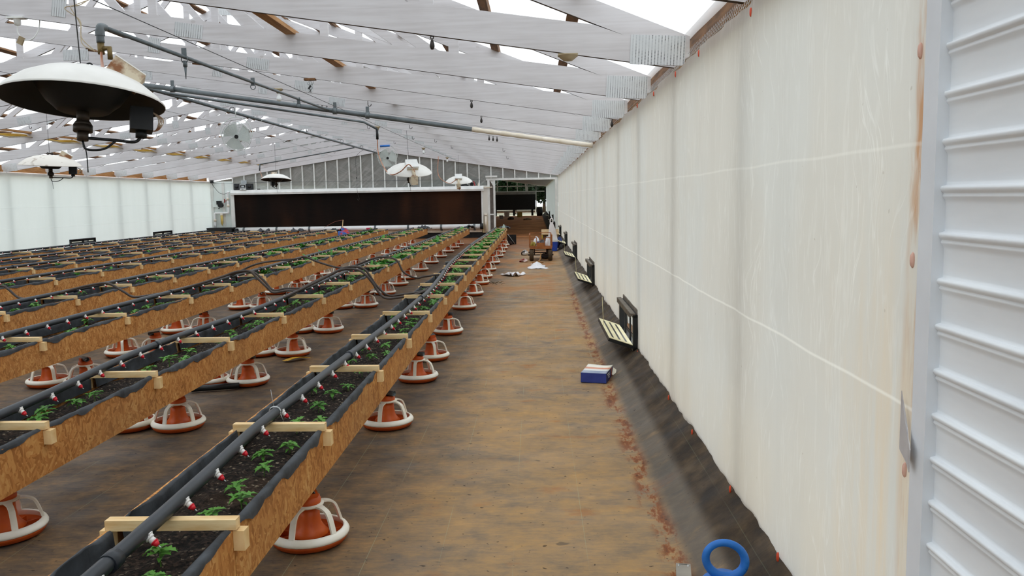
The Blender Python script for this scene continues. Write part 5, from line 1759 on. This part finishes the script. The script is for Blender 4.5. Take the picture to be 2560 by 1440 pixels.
# clutter at the far end of the beds
m = MB(); m.bx(-0.13, 0.13, -0.05, 0.05, 0, 0.50); m.bx(-0.16, 0.16, -0.08, 0.08, 0.50, 0.52)
o = m.build('black_crate', MT['black']); o.location = (-6.05, 29.4, 0); tag(o, 'black box stand behind the fourth bed holding a red tub', 'box')
m = MB(); m.lathe([(0.0, 0), (0.10, 0), (0.12, 0.07), (0.11, 0.07), (0.09, 0.01), (0, 0.01)], 16)
o = m.build('red_tub', simple('crimson_tub', '#b01f45', '#c9305a', 8, 0.4)); o.location = (-5.98, 29.4, 0.521); tag(o, 'shallow crimson tub beyond the end of the fourth bed', 'tub')
t = thing('stake', 'thin bent stake with a red string beyond the fifth bed', 'stake', (-7.3, 30.6, 0.0))
m = MB(); m.tube([(0, 0, 0), (0.10, 0, 0.86)], 0.014, 6); m.build('stick', MT['pine'], t)
m = MB(); m.tube(spline([(0.10, 0, 0.86), (-0.2, 0, 0.80), (-0.45, 0, 0.68), (-0.62, 0, 0.58)], 6), 0.006, 5); m.build('string', simple('red_string', '#8a4a3e', '#a25f50', 6, 0.7), t)
blob('coloured_heap', simple('bright_toy_colours', '#c0392b', '#2f62b3', 9, 0.5, lo=0.45, hi=0.55), (-7.15, 30.4, 0.0), (0.25, 0.15, 0.34), 8, 'small heap of coloured things at the end of the fifth bed', 'heap')
def tarp(loc, size, seed, lab, rz=0):
    m = MB()
    def fn(u, v):
        x, y = (u-.5)*size[0], (v-.5)*size[1]
        z = size[2]*(1-abs(u-.5)*1.6)*(0.6+0.4*math.sin(v*9+seed))+0.03*math.sin(u*17+seed)*math.cos(v*13)
        return (x, y, max(0.01, z))
    m.grid(fn, 16, 12)
    o = m.build('black_cloth', MT['liner']); o.location = loc; o.rotation_euler = (0, 0, rz)
    so = o.modifiers.new('thick', 'SOLIDIFY'); so.thickness = 0.006
    tag(o, lab, 'cloth', 'loose cloth on the bed ends')
for i, dx in ((0, 0.12), (1, 0.2), (2, 0.1), (4, 0.1), (5, 0.2), (6, 0.2)):
    tarp((BEDX[i]-0.2+dx, BEDEND[i]-0.06, 0.55), (0.42, 0.4, 0.12), i*2.3, 'black liner cloth bunched on the far end of the %s bed' % ['rightmost', 'second', 'third', '', 'fifth', 'sixth', 'seventh'][i], 0.3*i)
t = thing('mesh_panel', 'black mesh panel with a rod leaning at the end of the rightmost bed', 'panel', (-0.83, 27.9, 0.0))
m = MB(); m.bx(-0.14, 0.17, 0.0, 0.02, 0.0, 0.33); m.build('panel', MT['black'], t)
m = MB(); m.tube([(-0.12, -0.03, 0.36), (0.12, -0.10, 0.03)], 0.008, 6); m.build('rod', MT['steel'], t)
t = thing('bottle', 'small pale bottle among the plants at the far end of the rightmost bed', 'bottle', (-1.05, 27.2, 0.5))
m = MB(); m.lathe([(0, 0), (0.05, 0), (0.05, 0.14), (0.02, 0.18), (0.02, 0.21), (0, 0.21)], 12); m.build('bottle', simple('pale_green_plastic', '#9fb5ad', '#c3d3cc', 5, 0.4), t)
t = thing('ribbed_bucket', 'dark grey ribbed bucket standing between the two nearest beds', 'bucket', (-1.66, 16.15, 0.005))
m = MB(); m.lathe([(0.0, 0.0), (0.105, 0.0), (0.125, 0.24), (0.137, 0.245), (0.128, 0.262), (0.139, 0.275), (0.130, 0.292), (0.141, 0.305), (0.132, 0.322), (0.145, 0.335), (0.140, 0.345), (0.128, 0.335), (0.100, 0.02), (0.0, 0.02)], 28)
m.build('body', simple('dark_grey_bucket', '#3a4040', '#4c5352', 5, 0.45), t)
m = MB(); m.bx(-0.008, 0.008, -0.147, -0.138, 0.245, 0.345); m.tube([(0.145*math.cos(a*PI/10), 0.145*math.sin(a*PI/10), 0.28) for a in range(11)], 0.004, 5); m.build('handle', MT['iron'], t)

# ------------------------------------------------------------------ floor clutter in the near aisles
tag(tubeobj('loose_pipe', MT['black'], [(-2.93, 6.72, 0.034), (-2.56, 6.83, 0.034)], 0.026, None, 14), 'short loose black pipe on the floor below the second bed', 'pipe')
m = MB()
for k, (a, b) in enumerate((((0, 0), (0.17, 0.16)), ((0.03, -0.02), (0.22, 0.13)))):
    pts = [(a[0]+(b[0]-a[0])*q/6, a[1]+(b[1]-a[1])*q/6, 0.012+0.02*math.sin(q/6*PI)+0.006*k) for q in range(7)]
    vs = []
    for p in pts:
        vs += [(p[0]-0.022, p[1]+0.02, p[2]), (p[0]+0.022, p[1]-0.02, p[2]+0.006)]
    m.add(vs, [(2*q, 2*q+1, 2*q+3, 2*q+2) for q in range(6)])
o = m.build('yellow_strip', simple('yellow_paper', '#d9a51c', '#eec23c', 5, 0.6)); o.location = (-2.53, 7.98, 0)
so = o.modifiers.new('thick', 'SOLIDIFY'); so.thickness = 0.003
tag(o, 'folded yellow strip on the floor beside a feeder pan', 'strip')

# open blue carton
t = thing('blue_carton', 'small blue carton with an open cream and orange lid on the aisle floor', 'carton', (0.372, 6.95, 0.004), (0, 0, -0.28))
BL = simple('blue_card', '#2c3a86', '#3a4a9c', 7, 0.5)
BLS = simple('navy_card', '#1d2560', '#28316f', 7, 0.5)
m = MB(); m.bx(0, 0.222, 0, 0.003, 0, 0.085); m.bx(0, 0.003, 0, 0.30, 0, 0.085); m.bx(0, 0.222, 0, 0.30, 0, 0.003); m.build('front_panel', BL, t)
m = MB(); m.bx(0.219, 0.222, 0.003, 0.30, 0, 0.085); sp = m.build('side_panel', BLS, t)
m = MB(); m.bx(0.222, 0.2235, 0.215, 0.255, 0.001, 0.088); m.build('red_stripe', simple('red_card', '#8c2b22', '#a33a2e', 6, 0.5), t)
m = MB()
for (y, z, L) in ((0.05, 0.060, 0.10), (0.08, 0.043, 0.08), (0.10, 0.026, 0.05)):
    for q in range(int(L/0.016)):
        m.bx(0.222, 0.2232, y+q*0.016, y+q*0.016+0.011, z, z+0.010)
m.build('print', MT['white'], t)
m = MB()
def lidf(u, v):
    return (0.222*u, 0.30*v, 0.086+0.016*v*v*(0.5+0.5*math.cos(u*PI*1.2))+0.014*v*u*u)
m.grid(lidf, 8, 10)
for i, f in enumerate(m.F):
    yy = sum(m.V[j][1] for j in f)/4
    m.M[i] = 0 if yy < 0.10 else (1 if yy < 0.14 else (2 if yy < 0.22 else 3))
lid = m.build('lid', [simple('pale_blue_print', '#8f9bb5', '#b3bccb', 9, 0.5), MT['white'], simple('salmon_print', '#d98f70', '#e5a88b', 9, 0.5), MT['cream']], t)
so = lid.modifiers.new('thick', 'SOLIDIFY'); so.thickness = 0.002
m = MB(); m.grid(lambda u, v: (0.225+0.03*u, 0.24+0.06*v, 0.03+0.05*v-0.02*u), 4, 4); m.build('torn_flap', MT['cream'], t)

# blue ring-handled weight at the bottom edge
t = thing('ring_handle_weight', 'bright blue weight with a big loop handle at the bottom edge of the aisle', 'weight', (0.68, 2.92, 0.048), (0.0, 0.0, 0.0))
BR = simple('bright_blue_vinyl', '#1f66b8', '#2b78cf', 12, 0.42, bump=0.15, bscale=60)
m = MB(); m.lathe([(0.0, 0.0), (0.07, 0.0), (0.098, 0.02), (0.108, 0.06), (0.100, 0.10), (0.078, 0.13), (0.055, 0.148), (0.0, 0.155)], 28); m.build('body', BR, t)
m = MB()
rp = []
rt = Matrix.Rotation(0.42, 3, 'Y')
for k in range(37):
    a = 2*PI*k/36
    v = rt @ Vector((0.074*math.cos(a), 0, 0.063*math.sin(a)))
    rp.append(Vector((0.004, 0, 0.208))+v)
m.tube(rp, [0.0155+0.002*math.cos(2*PI*k/36+0.8) for k in range(37)], 14, caps=False)
m.build('loop_handle', BR, t)
t = thing('metal_box', 'grey riveted metal box end at the bottom edge left of the blue handle', 'box', (0.60, 3.30, 0.02), (0, 0, -0.15))
GM = simple('dull_galvanised', '#8d867c', '#a59e93', 7, 0.45, 0.3)
m = MB(); m.bx(-0.032, 0.028, -0.13, 0.0, 0, 0.045); m.build('body', GM, t)
m = MB()
for x in (-0.02, 0.018):
    m.lathe([(0.0, 0.004), (0.004, 0.003), (0.005, 0.0)], 10, (x, -0.022, 0.045))
m.build('rivets', MT['steel'], t)
m = MB(); m.bx(-0.018, 0.014, -0.010, -0.006, 0.0452, 0.0458); m.build('slot', MT['black'], t)

# ------------------------------------------------------------------ the garden cart and what is round it
RUST = simple('rusty_cart_steel', '#8a5029', '#b3713d', 8, 0.65, 0.1)
t = thing('garden_cart', 'rust brown four-wheeled garden cart with railed sides in the aisle', 'cart', (0.125, 20.45, 0.0))
W2, L2, ZD, ZR = 0.275, 1.15, 0.34, 0.655
m = MB(); m.bx(-W2, W2, 0.0, L2, ZD-0.035, ZD); m.build('deck', RUST, t)
m = MB(); m.bx(-W2, W2, -0.02, 0.0, ZD-0.03, ZD+0.01); m.bx(-0.10, 0.10, -0.018, -0.004, ZD, ZD+0.12); m.build('front_plate', RUST, t)
for s in (-1, 1):
    for y in (0.0, L2):
        m = MB(); m.bx(s*W2-0.016, s*W2+0.016, y-0.016, y+0.016, ZD, ZR); m.build('corner_post', RUST, t)
    m = MB()
    for z in (ZR-0.01, ZD+0.16):
        m.bar((s*W2, 0, z), (s*W2, L2, z), 0.02, 0.02)
    m.bar((s*W2, L2/2, ZD), (s*W2, L2/2, ZR), 0.02, 0.02)
    m.build('side_rail', RUST, t)
    m = MB()
    m.bar((s*W2, 0, ZR-0.07), (s*0.10, 0, ZR-0.07), 0.018, 0.018); m.bar((s*0.10, 0, ZR-0.07), (s*0.10, 0, ZD), 0.018, 0.018); m.bar((s*W2, 0, ZD+0.03), (s*0.10, 0, ZD+0.03), 0.015, 0.015)
    m.build('front_gate', RUST, t)
m = MB(); m.bar((-W2, L2, ZR), (W2, L2, ZR), 0.02, 0.02); m.bar((-W2, L2, ZD+0.15), (W2, L2, ZD+0.15), 0.02, 0.02); m.build('rear_rail', RUST, t)
DK = simple('dark_axle_steel', '#2f2119', '#4a3527', 8, 0.6, 0.3)
TY_ = simple('dusty_tyre', '#3b2f22', '#5b4a36', 9, 0.85)
for y in (0.08, L2-0.12):
    m = MB(); m.bar((-0.2, y, 0.15), (0.2, y, 0.15), 0.025, 0.025); m.bar((-0.16, y, 0.15), (-0.16, y, ZD-0.03), 0.03, 0.03); m.bar((0.16, y, 0.15), (0.16, y, ZD-0.03), 0.03, 0.03)
    m.bar((-0.17, y, 0.21), (0.17, y, 0.21), 0.02, 0.02); m.build('axle', DK, t)
    for s in (-1, 1):
        m = MB()
        m.lathe([(0.085, -0.045), (0.135, -0.052), (0.150, -0.03), (0.153, 0.0), (0.150, 0.03), (0.135, 0.052), (0.085, 0.045)], 28, (s*0.235, y, 0.153), rot=Matrix.Rotation(PI/2, 3, 'Y'))
        wl = m.build('wheel', TY_, t)
        m = MB()
        m.lathe([(0.088, -0.03), (0.088, 0.03), (0.03, 0.02), (0.03, -0.02), (0.088, -0.03)], 20, (s*0.235, y, 0.153), rot=Matrix.Rotation(PI/2, 3, 'Y'))
        m.tube([(s*0.20, y, 0.153), (s*0.315, y, 0.153)], 0.022, 8)
        m.build('hub', DK, wl)
m = MB()
m.tube(spline([(0.0, 0.05, 0.20), (-0.005, -0.15, 0.14), (-0.03, -0.4, 0.06), (-0.10, -0.75, 0.026)], 6), 0.014, 8)
m.tube([(-0.22, -0.80, 0.028), (0.05, -0.78, 0.028)], 0.017, 8)
m.build('pull_handle', simple('wooden_handle', '#9b6d3c', '#b98a52', 6, 0.6), t)

WB = simple('white_bag_film', '#e6e6ea', '#f6f6fa', 6, 0.35, bump=0.4, bscale=12)
blob('plastic_bag', WB, (0.02, 20.95, 0.345), (0.085, 0.09, 0.13), 21, 'crumpled white plastic bag standing in the cart at the left', 'bag', top=0.15, group='white plastic bags')
blob('plastic_bag', WB, (0.30, 20.85, 0.345), (0.065, 0.09, 0.13), 22, 'crumpled white plastic bag in the right of the cart', 'bag', top=0.15, group='white plastic bags')
blob('yellow_bundle', simple('mustard_cloth', '#8c7a2c', '#b8a34a', 8, 0.8), (-0.07, 20.72, 0.345), (0.075, 0.08, 0.075), 23, 'mustard yellow bundle in the front left of the cart', 'bundle')
blob('purple_bundle', simple('purple_print', '#4a3568', '#a59ab8', 12, 0.7), (0.06, 20.66, 0.345), (0.05, 0.06, 0.085), 24, 'small purple and white bundle in the cart', 'bundle')
blob('grey_bundle', simple('grey_cloth', '#4a4545', '#6b6565', 9, 0.8), (0.17, 20.9, 0.345), (0.09, 0.10, 0.10), 25, 'grey cloth bundle in the middle of the cart', 'bundle')
t = thing('cool_box', 'blue cool box with white lid on the floor behind the cart', 'cool box', (0.525, 24.2, 0.10))
t.location.z = 0.012
m = MB(); m.prism([(-0.10, 0), (-0.115, 0.27), (0.115, 0.27), (0.10, 0)], -0.16, 0.16); m.build('body', simple('royal_blue_plastic', '#1d3fa0', '#2a50b8', 5, 0.4), t)
m = MB(); m.prism([(-0.125, 0.27), (-0.12, 0.335), (0.12, 0.335), (0.125, 0.27)], -0.17, 0.17); m.build('lid', MT['white'], t)
TB = NT('translucent_white_bag')
_nb = TB.bump(TB.noise(None, 14, 4), 0.4, 0.02)
MT['tbag'] = TB.done(TB.mixs(0.35, TB.sh('Diffuse', '#f1eeee', _nb), TB.sh('Translucent', '#f6f2f2', _nb)))
t = thing('tall_bag', 'tall white plastic bag with a looped handle standing on the blue cool box', 'bag', (0.50, 24.2, 0.348))
m = MB()
def tb(u, v):
    a = u*2*PI
    r = 0.13*(1-0.3*v-0.45*v**3)*(1+0.10*math.sin(3*a+v*4)+0.05*math.sin(7*a))
    return (r*math.cos(a)-0.03*v, r*0.6*math.sin(a), 0.50*v)
m.grid(tb, 24, 14); m.build('sack', MT['tbag'], t)
m = MB(); m.tube(spline([(-0.06, 0, 0.46), (-0.065, 0, 0.56), (-0.02, 0, 0.62), (0.015, 0, 0.55), (0.0, 0, 0.46)], 6), [0.018]*25, 8); m.build('handle_loop', MT['tbag'], t)
blob('blue_bag', simple('dark_blue_bag', '#1b2a5c', '#27407e', 8, 0.6), (0.70, 24.6, 0.06), (0.09, 0.14, 0.20), 31, 'dark blue bag slumped between the cool box and the wall', 'bag')
blob('dark_lump', simple('dark_shoe', '#1e1b1c', '#37302f', 8, 0.6), (0.74, 23.9, 0.075), (0.06, 0.08, 0.09), 32, 'small dark lump beside the blue bag at the wall', 'lump')
t = thing('cardboard_box', 'flat brown cardboard box with dark sides behind the cart', 'box', (0.42, 28.3, 0.0))
m = MB(); m.bx(-0.20, 0.36, -0.2, 0.2, 0.0, 0.30); m.build('body', simple('dark_carton', '#4a3b2c', '#6a563f', 5, 0.8), t)
m = MB(); m.box((0.08, 0.0, 0.385), (0.60, 0.55, 0.012), Matrix.Rotation(0.28, 3, 'X')); m.build('lid', simple('tan_cardboard', '#a88a62', '#c2a47c', 5, 0.8), t)
m = MB(); m.bx(-0.02, 0.02, -0.025, 0.025, 0, 0.34); o = m.build('yellow_post', simple('yellow_paint', '#b59a2c', '#cbb24a', 6, 0.6)); o.location = (0.22, 27.0, 0); tag(o, 'short yellow post behind the cart', 'post')
blob('rag_heap', simple('white_black_rag', '#2b2524', '#e3dedb', 7, 0.8, lo=0.42, hi=0.5), (-0.30, 22.6, 0.006), (0.10, 0.12, 0.085), 41, 'white and dark rag heap on the floor left of the cart', 'rag')
blob('dark_lump', simple('dark_clod_mat', '#201412', '#3a2622', 9, 0.9), (-0.88, 27.6, 0.006), (0.085, 0.09, 0.08), 42, 'small dark lump on the aisle floor far ahead', 'lump', rough=0.35)
blob('red_scraps', simple('red_white_scrap', '#8a1f22', '#e2cfc6', 9, 0.7, lo=0.45, hi=0.58), (-0.30, 20.2, 0.006), (0.10, 0.08, 0.045), 43, 'red and white scrap by the left front wheel of the cart', 'scrap', rough=0.4)
blob('black_sack', simple('black_sack_film', '#1c1c1f', '#33333a', 9, 0.4), (0.26, 21.3, 0.006), (0.13, 0.16, 0.085), 44, 'black sack on the floor seen under the cart', 'sack')

def paper(loc, rz, w_, l_, hgt, mat, lab, name, cat, seed, grp=None):
    m = MB()
    m.grid(lambda u, v: ((u-.5)*w_, (v-.5)*l_, 0.01+hgt*abs(math.sin(u*PI*1.5+seed))*(0.6+0.4*math.sin(v*5+seed))), 12, 10)
    o = m.build(name, mat); o.location = loc; o.rotation_euler = (0, 0, rz)
    so = o.modifiers.new('thick', 'SOLIDIFY'); so.thickness = 0.004
    tag(o, lab, cat, grp)
RAG = simple('white_grey_cloth', '#77778a', '#f1f0f4', 9, 0.8, lo=0.28, hi=0.4)
paper((-0.56, 16.75, 0.0), 0.5, 0.20, 0.42, 0.07, RAG, 'crumpled white and grey cloth on the aisle floor, left of its pair', 'white_cloth', 'cloth', 0.4, 'cloths on the aisle floor')
paper((-0.38, 16.72, 0.0), -0.35, 0.20, 0.44, 0.08, RAG, 'crumpled white and grey cloth on the aisle floor, right of its pair', 'white_cloth', 'cloth', 1.4, 'cloths on the aisle floor')
m = MB()
def sb(u, v):
    x, y = (u-.5)*0.40, (v-.5)*1.1
    e = max(0, 1-2.1*abs(u-0.42))*max(0, 1-1.6*abs(v-0.72))
    rag_ = 0.06*wob(v*9, 2) if u < 0.1 or u > 0.9 else 0
    return (x*(1.15-0.55*v)+rag_, y, 0.012+0.10*e**0.8+0.010*wob(u*9+v*7, 3))
m.grid(sb, 16, 16)
o = m.build('plastic_bag', WB); o.location = (0.04, 18.75, 0); tag(o, 'white plastic bag lying flat on the floor before the cart', 'bag', 'white plastic bags')
so = o.modifiers.new('thick', 'SOLIDIFY'); so.thickness = 0.003
m = MB()
for k in range(26):
    a, r = RND.uniform(0, 6.28), RND.uniform(0.02, 0.2)
    m.tube([(r*math.cos(a), r*math.sin(a)*1.4, 0.006), (r*math.cos(a)+RND.uniform(-.08, .08), r*math.sin(a)*1.4+RND.uniform(-.08, .08), 0.03)], 0.0025, 4)
o = m.build('dry_straw', simple('dry_straw_mat', '#3a3022', '#6b5a3e', 9, 0.9)); o.location = (-0.80, 15.2, 0); tag(o, 'scatter of dry dark straw on the floor beside a feeder', 'straw', None, 'stuff')

# ------------------------------------------------------------------ beyond the doorway
def bucket(loc, r, h, mat, lab):
    t = thing('bucket', lab, 'bucket', loc, group='buckets beyond the doorway')
    m = MB(); m.lathe([(0, 0), (r*0.85, 0), (r, h), (r*1.08, h), (r*1.08, h*0.93), (r*0.96, h*0.93), (r*0.8, 0.02), (0, 0.02)], 18); m.build('body', mat, t)
    m = MB(); m.tube([(r*1.05*math.cos(a*PI/8), 0.02, h*0.9-r*0.9*math.sin(a*PI/8)*0.5) for a in range(9)], 0.008, 5); m.build('handle', MT['iron'], t)
bucket((-2.30, 66.4, 0), 0.23, 0.46, MT['white'], 'white bucket on the dirt floor beyond the doorway')
bucket((-2.55, 61.6, 0), 0.16, 0.26, simple('grey_bucket', '#9a9d9f', '#b9bcbe', 4, 0.5), 'grey bucket on the dirt floor beyond the doorway')
t = thing('yellow_crate', 'small yellow open crate on the dirt floor beyond the doorway', 'crate', (-1.25, 66.0, 0))
YC = simple('dull_yellow', '#8f7a35', '#b39c50', 5, 0.6)
for x0, x1, y0, y1 in ((-0.2, -0.17, -0.2, 0.2), (0.17, 0.2, -0.2, 0.2), (-0.2, 0.2, -0.2, -0.17), (-0.2, 0.2, 0.17, 0.2)):
    m = MB(); m.bx(x0, x1, y0, y1, 0.06, 0.40); m.build('side', YC, t)
m = MB(); m.bx(-0.2, 0.2, -0.2, 0.2, 0, 0.06); m.build('bottom', YC, t)
t = thing('barrel', 'black barrel by the right wall at the far end beyond the doorway', 'barrel', (0.36, 69.0, 0))
m = MB(); m.lathe([(0, 0), (0.23, 0), (0.25, 0.18), (0.26, 0.36), (0.25, 0.54), (0.23, 0.72), (0.24, 0.75), (0, 0.75)], 22); m.build('body', MT['black'], t)
m = MB(); m.lathe([(0.262, 0.22), (0.27, 0.235), (0.262, 0.25)], 22); m.lathe([(0.262, 0.48), (0.27, 0.495), (0.262, 0.51)], 22); m.build('hoops', MT['black'], t)
blob('rubble_heap', simple('pale_rubble', '#5b4632', '#b5a382', 7, 0.9), (-0.55, 57.2, 0), (0.30, 0.2, 0.09), 51, 'heap of pale scraps on the dirt floor beyond the doorway', 'heap')
blob('dark_scraps', simple('dark_scrap', '#2a211b', '#54463a', 7, 0.9), (-1.75, 58.6, 0), (0.22, 0.2, 0.12), 52, 'dark scrap heap in front of the yellow crate', 'heap')
tag(tubeobj('loose_stick', MT['porcelain'], [(0.05, 60, 0.02), (0.42, 57.5, 0.02)], 0.02, None, 6), 'pale stick lying by the right wall beyond the doorway', 'stick')

t = thing('hanging_wire', 'thin loose wire hanging from the ridge pipe in front of the cooling pad', 'wire', (-6.45, 29.8, 3.32))
m = MB(); m.tube(spline([(0.3, 0, 0.1), (0.0, 0, -0.2), (0.01, 0, -0.9), (0.0, 0, -1.4), (0.06, 0, -1.66), (0.03, 0, -1.74), (-0.02, 0, -1.68)], 5), 0.005, 5); m.build('wire', MT['black'], t)
m = MB(); m.tube([(0.0, 0, -0.90), (0.0, 0, -0.96)], 0.02, 8); m.build('knot', MT['black'], t)
m = MB(); m.tube([(-0.16, 0, 0), (0.14, 0, 0.01)], 0.032, 8)
o = m.build('blue_wrap', BR); o.location = (-4.62, 25.62, 3.24); tag(o, 'small bright blue wrap on the bracket above the far fan', 'wrap')
